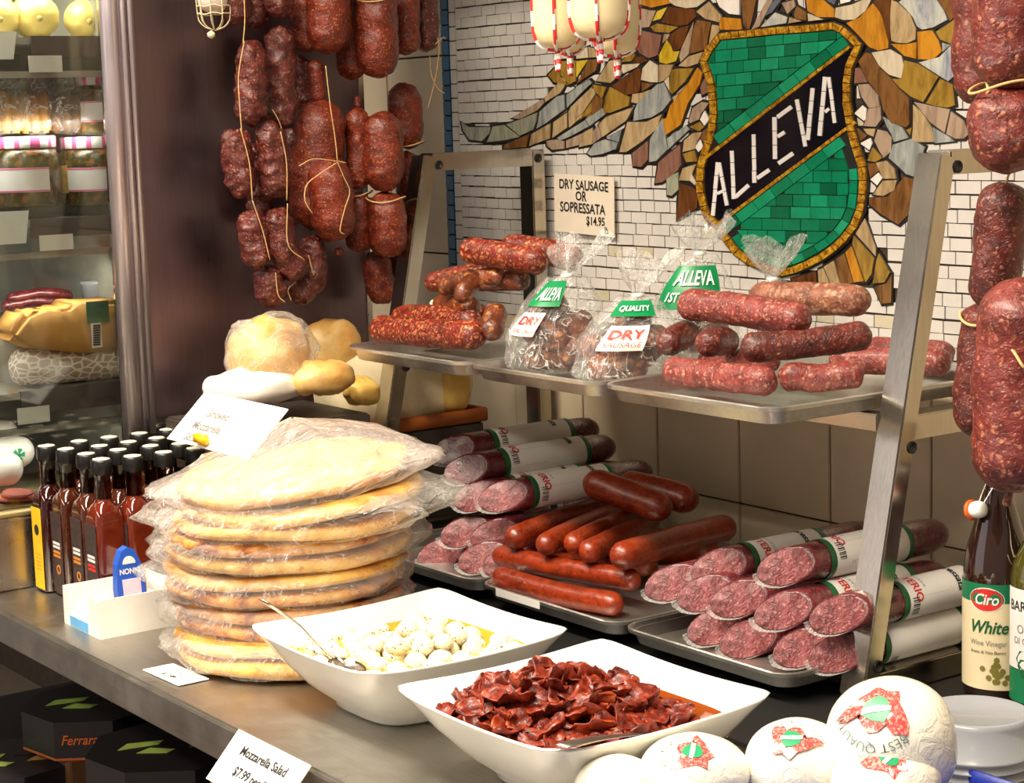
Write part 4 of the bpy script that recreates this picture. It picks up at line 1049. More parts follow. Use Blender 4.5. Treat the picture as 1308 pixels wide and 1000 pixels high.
# ------------------------------------------------------------------ film-wrapped salami with printed labels
def wrapped(label, group, near, Yn, r=.0245, L=.33, mat='wrap', lab=(.30, .72), cutface=True, yaw=0.0, roll=0.0, text=True, slant=1.35, rise=0.0, flat=1.0):
    """near: photo pixel of the middle of the cut near end; the salami runs back towards the wall"""
    P0 = aY(near[0], near[1], Yn); ax = Vector((math.sin(yaw), math.cos(yaw), rise)).normalized(); sx = ax.cross(Vector((0, 0, 1))).normalized(); sz = sx.cross(ax)
    base = P0 + ax * L * .5 - Vector((0, 0, r)); t = thing('wrapped_salami', label, 'salami', base, group)
    seed = random.uniform(0, 90)
    def pt(u, th, rad): return P0 + ax * u + sx * (math.cos(th) * rad) + sz * (math.sin(th) * rad * flat)
    prf = [(0, .90), (.003, .985), (.03, 1.0), (.08, 1.0), (.12, 1.0), (.17, 1.0), (.23, 1.0), (L - .04, .98), (L - .02, .86), (L - .008, .6), (L, .22)]
    seg = 22; v = []; f = []
    for k, (u, q) in enumerate(prf):
        for i in range(seg):
            th = 2 * math.pi * i / seg
            sl = slant * r * (1.1 + .42 * math.sin(th) + .80 * math.cos(th)) * max(0, 1 - u / .09)
            n_ = 1 + .05 * noise.noise(Vector((math.cos(th) * 2, math.sin(th) * 2, u * 25 + seed)))
            v.append(pt(u + sl, th, r * q * n_))
    for k in range(len(prf) - 1):
        for i in range(seg): j = (i + 1) % seg; f.append((k * seg + i, k * seg + j, (k + 1) * seg + j, (k + 1) * seg + i))
    f.append(tuple(range((len(prf) - 1) * seg, len(prf) * seg)))
    o = obj('casing', (v, f), MT[mat], t)
    ring = v[:seg]; c = sum(ring, Vector()) / seg
    cv = [c - ax * .002] + [c + (p - c) * .55 - ax * .0015 for p in ring] + [c + (p - c) * .985 for p in ring]
    cf = [(0, 1 + (i + 1) % seg, 1 + i) for i in range(seg)] + [(1 + i, 1 + (i + 1) % seg, 1 + seg + (i + 1) % seg, 1 + seg + i) for i in range(seg)]
    obj('cut_face', lumps((cv, cf), .0012, 90, seed), MT['cut'] if cutface else MT[mat], t)
    # crumpled film along the lower edge of the cut end
    fv = []; ff = []
    for i in range(15):
        k = (i + 12) % seg; p = ring[k]; e = p + (p - c) * .06 - ax * (.004 + .005 * abs(noise.noise(Vector((i * .7, seed, 0))))) + Vector((0, 0, -.001))
        fv += [p + (p - c) * .03 + ax * .003, e]
    for i in range(14): ff.append((2 * i, 2 * i + 1, 2 * i + 3, 2 * i + 2))
    obj('film_edge', (fv, ff), M['wrapfilm'], t)
    if lab:
        u0, u1 = lab[0] * L, lab[1] * L
        def band(a, b, rad, n=28):
            v = []; f = []
            for u in (a, a + .001, b - .001, b):
                for i in range(n):
                    th = 2 * math.pi * i / n; v.append(pt(u, th, r * rad * (.985 if u in (a, b) else 1)))
            for k in range(3):
                for i in range(n): j = (i + 1) % n; f.append((k * n + i, k * n + j, (k + 1) * n + j, (k + 1) * n + i))
            return v, f
        lo_ = obj('label_band', band(u0, u1, 1.055), M['paper'], t)
        obj('green_stripe', band(u0 - .006, u0 + .004, 1.062), M['green_ink'], lo_); obj('green_stripe', band(u1 - .004, u1 + .006, 1.062), M['green_ink'], lo_)
        def wrap(g, u, th0, sc=1.0):
            return ([pt(u + p.y * sc, th0 - p.x * sc / r, r * 1.067) for p in map(Vector, g[0])],) + tuple(g[1:])
        a = math.radians(62) + roll
        if text:
            obj('label_print', wrap(TX['brand'], u0 + .020, a), M['red_ink'], lo_, False)
            obj('label_print', wrap(TX['small'], u0 + .034, a), M['green_ink'], lo_, False)
            obj('label_print', wrap(TX['kind'], u1 - .030, a), M['ink'], lo_, False)
        bars = []
        for k in range(9): bars.append(([Vector((k * .0026 + (k % 3) * .0004, 0, 0)), Vector((k * .0026 + .0011 + (k % 2) * .0006, 0, 0)), Vector((k * .0026 + .0011 + (k % 2) * .0006, .012, 0)), Vector((k * .0026, .012, 0))], [(0, 1, 2, 3)]))
        b = math.radians(2) + roll
        obj('barcode', wrap(join(*bars), u0 + .008, b), M['ink'], lo_, False)
        lines = []
        for k in range(11): lines.append(([Vector((0, k * .0042, 0)), Vector((.026 + .008 * random.random(), k * .0042, 0)), Vector((.026, k * .0042 + .0011, 0)), Vector((0, k * .0042 + .0011, 0))], [(0, 1, 2, 3)]))
        obj('small_print', wrap(join(*lines), u0 + .030, b), M['grey_ink'], lo_, False)
    return t
def fit(g, w):
    xs_ = [p.x for p in g[0]]; s = w / (max(xs_) - min(xs_)); return ([Vector((p.x * s, p.y * s * 1.15, 0)) for p in g[0]],) + tuple(g[1:])
TX = {'brand': fit(text_geo('CITTERIO', 1, bold=.03), .062), 'small': fit(text_geo('I T A L I A N O', 1), .03), 'kind': fit(text_geo('Sopressata', 1, shear=.2, bold=.03), .058)}
def dpx(x, y): return (790 + x / 2.907, 620 + y / 2.907)
def cpx(x, y): return (500 + x / 2.843, 510 + y / 2.843)
G5 = 'film-wrapped salami on the lower right tray'
for lab, n, Y, kw in (
    ('wrapped salami at the left end of the right lower tray, beside the smoked sausages', (118, 380), -.47, dict(roll=.3)),
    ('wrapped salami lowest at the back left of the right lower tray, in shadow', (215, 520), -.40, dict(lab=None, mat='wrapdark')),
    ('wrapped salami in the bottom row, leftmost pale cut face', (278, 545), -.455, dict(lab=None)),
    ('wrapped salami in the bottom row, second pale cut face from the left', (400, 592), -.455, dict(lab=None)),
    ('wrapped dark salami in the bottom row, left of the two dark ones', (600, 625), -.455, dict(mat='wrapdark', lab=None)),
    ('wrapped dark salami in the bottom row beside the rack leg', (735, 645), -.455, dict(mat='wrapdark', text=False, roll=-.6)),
    ('wrapped salami with a foil-bright end under the left labelled one', (240, 420), -.45, dict(lab=None, mat='wrap')),
    ('wrapped salami in the second row, squeezed between foil end and twin', (365, 440), -.44, dict(lab=None)),
    ('wrapped salami in the second row with a large glossy cut face', (530, 485), -.46, dict(roll=.2, r=.024, lab=(.33, .75))),
    ('wrapped salami with a round cut face against the rack leg', (735, 500), -.46, dict(r=.024, roll=.25, lab=(.4, .78))),
    ('labelled salami on top of the right lower tray, its red lettering turned up', (292, 320), -.42, dict(roll=.05, lab=(.26, .64))),
    ('labelled salami on top of the right lower tray, showing barcode and small print', (540, 320), -.44, dict(roll=.95, lab=(.30, .72)))):
    x, y = n; p = dpx(x, y)
    wrapped(lab, G5, p, Y, **kw)
G6 = 'film-wrapped salami on the lower left tray'
for lab, n, Y, kw in (
    ('wrapped salami at the bottom left of the left lower tray', (105, 575), -.45, dict(mat='wrapdark', lab=None)),
    ('wrapped salami with a broad cut face in the bottom row of the left lower tray', (255, 590), -.45, dict(lab=None)),
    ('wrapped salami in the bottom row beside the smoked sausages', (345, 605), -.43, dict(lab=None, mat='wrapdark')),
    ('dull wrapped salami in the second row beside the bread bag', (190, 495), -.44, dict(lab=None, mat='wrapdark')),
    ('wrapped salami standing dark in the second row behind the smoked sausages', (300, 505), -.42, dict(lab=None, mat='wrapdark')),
    ('wrapped salami whose label shows a green clover, touching the smoked sausages', (425, 425), -.33, dict(roll=-.1, lab=(.30, .80), L=.25)),
    ('wrapped salami in the third row of the left lower tray, its label mostly hidden', (240, 365), -.42, dict(roll=.2, lab=(.3, .7))),
    ('wrapped salami in the third row with pale cut face and red lettering', (330, 365), -.43, dict(roll=.35, lab=(.26, .7))),
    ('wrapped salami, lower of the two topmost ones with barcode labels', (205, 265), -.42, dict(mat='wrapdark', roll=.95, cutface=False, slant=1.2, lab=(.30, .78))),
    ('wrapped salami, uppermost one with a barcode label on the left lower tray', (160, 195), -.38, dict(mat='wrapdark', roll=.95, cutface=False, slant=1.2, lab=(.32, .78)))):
    wrapped(lab, G6, cpx(*n), Y, **kw)

# ------------------------------------------------------------------ white square bowls
M['china'] = plain('white_glazed_china', (228, 226, 220), .12, var=.01, coat=.5)
def sq(hx, n, N=96):
    out = []
    for i in range(N):
        a = 2 * math.pi * i / N; c, s = math.cos(a), math.sin(a); q = (abs(c) ** n + abs(s) ** n) ** (-1 / n); out.append((c * q * hx, s * q * hx))
    return out
def bowl(label, cx, cy, h, H, rot=0.0):
    t = thing('square_bowl', label, 'bowl', (cx, cy, CT))
    prof = [(.42, 0, 3.5), (.52, 0, 3.5), (.55, .004, 3.5), (.56, .010, 3.6), (.72, .030, 4.5), (.86, .058, 6), (.95, .082, 8), (.992, H - .004, 11), (1.0, H - .001, 12), (.985, H, 12), (.965, H - .002, 11), (.92, .080, 8), (.82, .056, 5.5), (.66, .030, 4.2), (.45, .014, 3.5), (.05, .010, 3)]
    N = 96; v = []; f = []
    for q, z, n in prof:
        for x, y in sq(h * q, n, N):
            dip = -.007 * (1 - (min(abs(x), abs(y)) / max(abs(x), abs(y), 1e-6)) ** 2) * max(0, (z - .05) / (H - .05)) if z > .05 else 0
            bow = 1.0
            X_, Y_ = x * math.cos(rot) - y * math.sin(rot), x * math.sin(rot) + y * math.cos(rot)
            v.append(Vector((cx + X_, cy + Y_, CT + .0003 + z + dip)))
    for k in range(len(prof) - 1):
        for i in range(N): j = (i + 1) % N; f.append((k * N + i, k * N + j, (k + 1) * N + j, (k + 1) * N + i))
    f.append(tuple(range(N - 1, -1, -1))); f.append(tuple(range((len(prof) - 1) * N, len(prof) * N)))
    obj('body', (v, f), M['china'], t)
    return t
B1 = Vector((-1.942, -.815, CT)); B2 = Vector((-1.596, -.815, CT)); BH = .098
bw1 = bowl('white square bowl of small mozzarella balls in oil beside the flatbread', B1.x, B1.y, .148, BH)
bw2 = bowl('white square bowl of dark red sun-dried tomatoes in front', B2.x, B2.y, .152, BH)
def liquid(par, c, half, z, mat):
    v = [Vector((c.x + x, c.y + y, CT + z)) for x, y in sq(half, 5, 64)]; lo2_ = [Vector((c.x + x * .9, c.y + y * .9, CT + z - .012)) for x, y in sq(half, 5, 64)]
    n = 64; f = [tuple(range(n)), tuple(range(2 * n - 1, n - 1, -1))] + [(i, (i + 1) % n, (i + 1) % n + n, i + n) for i in range(n)]
    return obj('oil', (v + lo2_, f), mat, None)
t = NT('olive_oil'); t.col(S((206, 172, 60))); t.P(Roughness=.05, Transmission_Weight=.35, IOR=1.46); M['oil'] = t.m
t = NT('tomato_oil'); t.col(S((150, 70, 22))); t.P(Roughness=.05, Transmission_Weight=.3, IOR=1.46); M['oil2'] = t.m
o = liquid(bw1, B1, .1265, .068, M['oil']); tag(o, 'golden olive oil around the mozzarella balls in the white bowl', 'oil')
o = liquid(bw2, B2, .1295, .066, M['oil2']); tag(o, 'reddish oil around the sun-dried tomatoes in the front bowl', 'oil')
t = NT('mozzarella'); co = t.coord(); n = t.noise(co, 420, 2); n2 = t.noise(co, 60, 2)
pep = t.math('MULTIPLY', t.ramp(n, [(.57, (0, 0, 0)), (.61, (1, 1, 1))]), t.ramp(n2, [(.44, (0, 0, 0)), (.54, (1, 1, 1))]))
t.col(t.mix(pep, S((226, 218, 190)), S((96, 60, 20)))); t.P(Roughness=.25, Subsurface_Weight=.2, Subsurface_Radius=(.01, .008, .005)); t.b.inputs['Subsurface Scale'].default_value = .3; M['mozz'] = t.m
mz = []
for k in range(6):
    g = lumps(ellipsoid((0, 0, 0), .0155, .0135, .0115, 16, 10), .0022, 60, k * 3.1); mz.append(g)
first = {}
random.seed(21); spots = []; tries = 0
while len(spots) < 56 and tries < 6000:
    tries += 1; x, y = random.uniform(-.108, .108), random.uniform(-.108, .108); lv = 0 if len(spots) < 46 else 1
    if lv and (math.hypot(x, y) > .06): continue
    if all(math.hypot(x - a, y - b) > .0265 for a, b, l in spots if l == lv): spots.append((x, y, lv))
for k, (x, y, lv) in enumerate(spots):
    p = (B1.x + x, B1.y + y, CT + .0685 + lv * .012 + random.uniform(-.003, .003))
    if k % 6 not in first:
        o = obj('mozzarella_ball', mz[k % 6], M['mozz'], None, loc=(0, 0, 0)); first[k % 6] = o
    else:
        o = first[k % 6].copy(); COL.objects.link(o)
    o.location = p; o.rotation_euler = (random.uniform(-.3, .3), random.uniform(-.3, .3), random.uniform(0, 6))
    tag(o, 'small white mozzarella ball speckled with herbs in the bowl of oil', 'cheese', 'mozzarella balls in the oil bowl')
# sun-dried tomatoes
t = NT('sun_dried_tomato'); co = t.coord(); n = t.noise(co, 45, 5, .7, .6)
t.col(t.ramp(n, [(.28, S((34, 8, 4))), (.44, S((92, 22, 8))), (.58, S((138, 44, 12))), (.72, S((190, 104, 30)))])); t.P(Roughness=.46, Coat_Weight=.22, Coat_Roughness=.2); t.b.inputs['Specular IOR Level'].default_value = .35
t.bump(t.noise(co, 120, 4, .65), .8, .003); M['tomato'] = t.m
def tomato(seed):
    rnd = random.Random(seed); nu, nv = 13, 11; v = []; f = []
    L, W = rnd.uniform(.016, .022), rnd.uniform(.012, .016); curl = rnd.uniform(.2, .9); bend = rnd.uniform(-.6, .9)
    for lay_ in (0, 1):
        for j in range(nv):
            for i in range(nu):
                a = (i / (nu - 1) - .5) * 2; b = (j / (nv - 1) - .5) * 2
                w = math.sqrt(max(0, 1 - (a * .98) ** 2)) * W
                x, y = a * L, b * w * (1 + .12 * noise.noise(Vector((a * 3, b * 2, seed))))
                z = curl * y * y / W * .9 + bend * x * x / L * .35 + .006 * noise.noise(Vector((a * 2, b * 2, seed + 5))) + .0022 * noise.noise(Vector((a * 6, b * 6, seed)))
                th = .0030 * (1 - abs(b) ** 3) * (1 - abs(a) ** 4) + .0003
                v.append(Vector((x, y, z + (th if lay_ else -th))))
    q = nu * nv
    for j in range(nv - 1):
        for i in range(nu - 1):
            a = j * nu + i; f.append((a, a + nu, a + nu + 1, a + 1)); f.append((q + a, q + a + 1, q + a + nu + 1, q + a + nu))
    edge = [i for i in range(nu)] + [j * nu + nu - 1 for j in range(1, nv)] + [(nv - 1) * nu + i for i in range(nu - 2, -1, -1)] + [j * nu for j in range(nv - 2, 0, -1)]
    for k in range(len(edge)): a, b = edge[k], edge[(k + 1) % len(edge)]; f.append((a, b, q + b, q + a))
    return v, f
tmesh = {}; random.seed(5); n_t = 0; placed = []
def hgt(x, y):                                # heap: high at the left and back, sinking to the oil at the right front
    a = (x * .585 + y * .811); d = (-x * .811 + y * .585)
    return .062 + .036 * max(0, 1 - ((a + .04) / .125) ** 2) * max(0, 1 - ((d - .01) / .12) ** 2)
tries = 0
while n_t < 165 and tries < 9000:
    tries += 1; x, y = random.uniform(-.110, .110), random.uniform(-.110, .110); a = x * .585 + y * .811; d = -x * .811 + y * .585
    if a > .118 - .5 * max(0, d + .03): continue
    if max(abs(x), abs(y)) > .100 and hgt(x, y) < .066: continue
    h = hgt(x, y); z = random.choice((h - .003, h + .003, h - .014)) + random.uniform(-.004, .004); z = max(.059, z)
    if any((Vector((x, y, z * 1.6)) - q).length < .0140 for q in placed): continue
    placed.append(Vector((x, y, z * 1.6))); s = n_t % 10
    if s not in tmesh: o = obj('sun_dried_tomato', tomato(s * 7 + 2), M['tomato'], None, loc=(0, 0, 0)); tmesh[s] = o
    else: o = tmesh[s].copy(); COL.objects.link(o)
    o.location = (B2.x + x, B2.y + y, CT + z); o.rotation_euler = (random.uniform(-.75, .75), random.uniform(-.75, .75), random.uniform(0, 6.28)); k = random.uniform(.95, 1.3); o.scale = (k, k, k)
    tag(o, 'wrinkled dark red sun-dried tomato half in the front white bowl', 'tomato', 'sun-dried tomatoes in the front bowl'); n_t += 1
# spoons
def spoon(label, pts, w, bowlc, bl, bw_, bdir, up):
    t = thing('serving_spoon', label, 'spoon', bowlc)
    path = spline(pts, 20); rad = [w * (1.0 - .55 * min(1, i / 11)) if i < 12 else w * .45 for i in range(20)]
    rad[0] = w * .55; obj('handle', sweep(path, rad, 12, up=up, flat=.16), M['steel'], t)
    bd = Vector(bdir).normalized(); sd = bd.cross(Vector(up)).normalized(); uu = sd.cross(bd); v = []; f = []; nu, nv = 20, 6
    for lay_ in (0, 1):
        for j in range(nv + 1):
            for i in range(nu):
                a = 2 * math.pi * i / nu; q = j / nv
                v.append(Vector(bowlc) + bd * (math.cos(a) * q * bl) + sd * (math.sin(a) * q * bw_) + uu * ((q * q - 1) * .007 + (.0012 if lay_ else 0)))
    for lay_ in (0, 1):
        for j in range(nv):
            for i in range(nu):
                k = (i + 1) % nu; b = lay_ * (nv + 1) * nu; q = (b + j * nu + i, b + j * nu + k, b + (j + 1) * nu + k, b + (j + 1) * nu + i); f.append(q if lay_ else q[::-1])
    for i in range(nu): k = (i + 1) % nu; f.append((nv * nu + i, (nv + 1) * nu + nv * nu + i, (nv + 1) * nu + nv * nu + k, nv * nu + k))
    obj('bowl', (v, f), M['steel'], t)
p0 = aZ(334, 766, CT + .150); p1 = aZ(380, 797, CT + .112); p2 = aZ(415, 832, CT + .083); p3 = aZ(440, 846, CT + .078)
spoon('steel spoon leaning in the mozzarella bowl, handle over the rim', [p0, p1, p2, p3], .013, p3 + Vector((.012, -.004, -.002)), .030, .019, p3 - p2, (0, 0, 1))
p0 = aZ(716, 953, CT + .104); p1 = aZ(770, 942, CT + .094); p2 = aZ(840, 935, CT + .070); p3 = aZ(872, 930, CT + .062)
spoon('steel spoon lying in the tomatoes, handle over the front rim', [p0, p1, p2, p3], .012, p3 + Vector((.02, .02, -.006)), .030, .019, p3 - p2, (0, 0, 1))

# ------------------------------------------------------------------ flatbread stack in clear bags
t = NT('flatbread'); co = t.coord(); n = t.noise(co, 16, 5, .62, .4); n2 = t.noise(co, 55, 4, .6)
c = t.ramp(n, [(.30, S((150, 82, 34))), (.42, S((204, 142, 66))), (.56, S((228, 182, 98))), (.75, S((236, 204, 132)))])
br = t.ramp(n2, [(.62, (1, 1, 1)), (.74, (.55, .36, .2))]); t.col(t.mix(1.0, c, br, 'MULTIPLY')); t.P(Roughness=.55)
t.bump(t.noise(co, 70, 4), .4, .003); M['flatbread'] = t.m
t = NT('flatbread_browned'); co = t.coord(); n = t.noise(co, 18, 5, .62, .6)
t.col(t.ramp(n, [(.34, S((92, 40, 16))), (.44, S((156, 84, 32))), (.56, S((214, 148, 70))), (.7, S((234, 190, 110)))])); t.P(Roughness=.5); t.bump(t.noise(co, 70, 4), .4, .003); M['flatbread2'] = t.m
SC = Vector((-2.262, -.792, CT))
def flatbread(label, k, z, r, th, dx, dy, tilt=(0, 0), brown=False, sag=.007):
    th *= 1.22
    c = SC + Vector((dx, dy, z)); t_ = []
    prof = [(0.02, 0), (.5, -.0005), (.86, 0), (.97, th * .22), (1.0, th * .52), (.97, th * .82), (.88, th * .98), (.6, th * .9), (.02, th * .86)]
    v = []; f = []; N = 56
    for q, zz in prof:
        for i in range(N):
            a = 2 * math.pi * i / N; rr = r * q * (1 + .035 * noise.noise(Vector((math.cos(a) * 1.3, math.sin(a) * 1.3, k * 3.1))) + .012 * noise.noise(Vector((math.cos(a) * 5, math.sin(a) * 5, k))))
            x, y = rr * math.cos(a), rr * math.sin(a)
            dz = sag * noise.noise(Vector((x * 9, y * 9, k * 1.7))) + tilt[0] * x + tilt[1] * y
            v.append(c + Vector((x, y, zz + dz)))
    for j in range(len(prof) - 1):
        for i in range(N): m = (i + 1) % N; f.append((j * N + i, j * N + m, (j + 1) * N + m, (j + 1) * N + i))
    f.append(tuple(range(N - 1, -1, -1))); f.append(tuple(range((len(prof) - 1) * N, len(prof) * N)))
    o = obj('flatbread', (v, f), M['flatbread2'] if brown else M['flatbread'], None)
    tag(o, label, 'bread', 'flatbreads in the bagged stack'); return o
FB = [('lowest flatbread of the stack, resting on the counter', .0025, .160, .019, .022, -.012, (0, 0), 0), ('second flatbread from the bottom of the stack', .0245, .166, .019, .004, -.004, (0, 0), 0),
      ('third flatbread from the bottom, browned and crumpled at its edge', .0465, .158, .018, -.004, 0, (0, 0), 1), ('fourth flatbread from the bottom, the most charred in the stack', .0680, .160, .018, -.010, -.004, (0, .01), 1),
      ('fifth flatbread from the bottom, browned on its left edge', .0900, .166, .019, -.016, -.006, (0, 0), 1), ('sixth flatbread from the bottom, brown-flecked', .1120, .168, .019, -.012, -.004, (0, .01), 0),
      ('seventh flatbread from the bottom, pale at the right', .1345, .168, .019, -.010, 0, (.01, 0), 0), ('fourth flatbread from the top, with a browned front edge', .1570, .168, .019, -.008, 0, (.01, .02), 1),
      ('third flatbread from the top of the stack', .1800, .166, .019, .004, .004, (0, .02), 0), ('second flatbread from the top, just below the tilted one', .2040, .166, .019, .014, .010, (.02, .06), 0),
      ('topmost flatbread, tilted up at the right under its loose bag', .2330, .160, .020, .000, .004, (.02, .11), 0)]
for k, (lab, z, r, th, dx, dy, tl, b) in enumerate(FB): flatbread(lab, k, z, r, th, dx, dy, tl, bool(b))
def breadbag(label, k, z0, z1, r, dx, dy, tilt, flaps=(), amp=.010, top=0.0, mk='breadfilm'):
    c = SC + Vector((dx, dy, 0)); N = 90; prof = []; v = []; f = []; zs_ = []
    H = z1 - z0
    for q, w in ((.05, .04), (.6, .02), (.93, .02), (1.02, .15), (1.05, .35), (1.055, .5), (1.05, .65), (1.02, .85), (.94, .98), (.75, 1.0), (.45, 1.02), (.2, 1.02), (.02, 1.02)): prof.append((q, w))
    for q, w in prof:
        for i in range(N):
            a = 2 * math.pi * i / N; ca, sa = math.cos(a), math.sin(a)
            fl = 0
            for fa, fw, fl_ in flaps:
                d = (a - fa + math.pi) % (2 * math.pi) - math.pi; fl += fl_ * math.exp(-(d / fw) ** 2) * max(0, 1 - abs(w - .5) * 1.6) * (q > .8)
            rg = 1 - 2 * abs(noise.noise(Vector((ca * 4, sa * 4, w * 3 * H / .04 + k * 7))))
            rr = (r - .006) * q + (amp * rg * .8 + amp * .6 * noise.noise(Vector((ca * 9, sa * 9, w * 5 + k)))) * (q > .5) + fl
            x, y = rr * ca, rr * sa
            dz = tilt[0] * x + tilt[1] * y
            if top and w > .9: dz += top * (1 - q) * (.55 + .6 * max(0, (x * .585 + y * .811) / r * .35 + .2 - (-x * .811 + y * .585) / r * -.4)) + .007 * noise.noise(Vector((x * 22, y * 22, k)))
            v.append(c + Vector((x, y, z0 + H * w + dz + .003 * noise.noise(Vector((ca * 3, sa * 3, w * 3 + k * 2))))))
    for j in range(len(prof) - 1):
        for i in range(N): m = (i + 1) % N; f.append((j * N + i, j * N + m, (j + 1) * N + m, (j + 1) * N + i))
    o = obj('bread_bag', (v, f), M[mk], None); tag(o, label, 'bag', 'clear bags round the flatbreads'); return o
aL = math.atan2(-.811, -.585); aR = math.atan2(.811, .585); aF = math.atan2(-.585, .811)
breadbag('clear bag round the lowest flatbreads of the stack', 1, .0008, .045, .164, .014, -.008, (0, 0), [(aL, .35, .02)])
breadbag('clear bag round the charred flatbreads low in the stack', 2, .044, .088, .162, -.008, -.003, (0, .0), [(aL, .4, .018)])
breadbag('clear bag with a ruffled left edge in the middle of the stack', 3, .089, .134, .168, -.014, -.005, (0, 0), [(aL, .30, .032), (aL + .5, .2, .018)])
breadbag('clear bag above the middle of the flatbread stack', 4, .134, .178, .168, -.008, 0, (.01, .01), [(aL - .2, .3, .026), (aL + .4, .2, .02), (aR, .4, .02)])
breadbag('clear bag with ragged flaps sticking out at the right of the stack', 5, .178, .228, .170, .008, .008, (.01, .04), [(aR, .35, .055), (aR - .7, .2, .045), (aL, .35, .045), (aL + .6, .2, .025)], .015)
M['breadfilm_top'] = film('milky_top_bag', (226, 214, 206), clear=.80, bump=1.0, scale=12, haze=1.0, crease_glint=.3)  # milky film, its extra opacity also standing in for whitish glare
breadbag('loose puffed clear bag on top of the flatbread stack', 6, .230, .262, .165, .002, .006, (.02, .11), [(aL, .35, .035), (aR - .1, .35, .035)], .012, .085, 'breadfilm_top')
# ------------------------------------------------------------------ sauce bottles
def sqprof(h, n, N=40): return sq(h, n, N)
def loft(secs, N, c, cap0=True, cap1=True):
    v = []; f = []
    for h, z, n in secs:
        for x, y in sq(h, n, N): v.append(Vector((c[0] + x, c[1] + y, c[2] + z)))
    for k in range(len(secs) - 1):
        for i in range(N): j = (i + 1) % N; f.append((k * N + i, k * N + j, (k + 1) * N + j, (k + 1) * N + i))
    if cap0: f.append(tuple(range(N - 1, -1, -1)))
    if cap1: f.append(tuple(range((len(secs) - 1) * N, len(secs) * N)))
    return v, f
def sauce(name, rgb, rgb2):
    t = NT(name); co = t.coord(); n = t.noise(co, 30, 3); t.col(t.ramp(n, [(.35, S(rgb)), (.7, S(rgb2))])); t.P(Roughness=.06, Coat_Weight=1.0, Coat_Roughness=.02); return t.m
M['sauce_red'] = sauce('red_sauce', (84, 24, 10), (112, 38, 16)); M['sauce_brown'] = sauce('brown_sauce', (56, 22, 12), (82, 38, 18)); M['sauce_dark'] = sauce('dark_vinegar', (34, 8, 8), (58, 16, 12))
t = NT('bottle_glass'); t.col((1, 1, 1, 1)); t.P(Roughness=.03); tr = t.add('ShaderNodeBsdfTransparent'); tr.inputs[0].default_value = (.86, .80, .72, 1); mx = t.add('ShaderNodeMixShader'); gl = t.add('ShaderNodeBsdfGlossy'); gl.inputs['Roughness'].default_value = .03
lw = t.add('ShaderNodeFresnel'); lw.inputs[0].default_value = 1.5; t.link(lw.outputs[0], mx.inputs[0]); t.link(tr.outputs[0], mx.inputs[1]); t.link(gl.outputs[0], mx.inputs[2]); t.link(mx.outputs[0], t.out.inputs[0]); M['bglass'] = t.m
M['cap'] = plain('black_plastic_cap', (22, 21, 21), .35); M['captop'] = plain('white_cap_seal', (226, 218, 190), .5, var=.06)
M['lab_dark'] = plain('dark_patterned_label', (62, 48, 48), .4, var=.6, scale=120); M['lab_yellow'] = plain('yellow_label', (244, 190, 20), .4, var=.03); M['orange_ink'] = plain('orange_ink', (214, 128, 40), .5)
HB = .229
caps = [((59, 569), 'y', 'square bottle with a yellow label, at the left front corner of the bottle group'), ((84, 573), 'b', 'brown sauce bottle with a dark label, right of the yellow-labelled bottle'), ((110, 579), 'b', 'brown sauce bottle with a dark label, third in the front row'),
        ((129, 586), 'r', 'red sauce bottle at the right end of the front row, nearest the white carton'), ((101, 563), 'b', 'sauce bottle directly behind the yellow-labelled one'), ((127, 569), 'b', 'second sauce bottle from the left in the second row'),
        ((151, 574), 'b', 'third sauce bottle from the left in the second row'), ((169, 582), 'r', 'red sauce bottle at the right end of the second row, beside the flatbread bags'), ((139, 558), 'b', 'sauce bottle against the case in the third row'),
        ((164, 564), 'b', 'second sauce bottle from the case in the third row'), ((192, 569), 'b', 'third sauce bottle from the case in the third row'), ((209, 577), 'r', 'sauce bottle with a torn white seal at the right end of the third row'),
        ((178, 553), 'b', 'sauce bottle against the case in the fourth row'), ((200, 559), 'b', 'second sauce bottle from the case in the fourth row'), ((230, 566), 'b', 'third sauce bottle from the case in the fourth row'),
        ((249, 572), 'r', 'sauce bottle at the right end of the fourth row, half behind the bag'), ((214, 548), 'b', 'rearmost sauce bottle, at the case under the white card')]
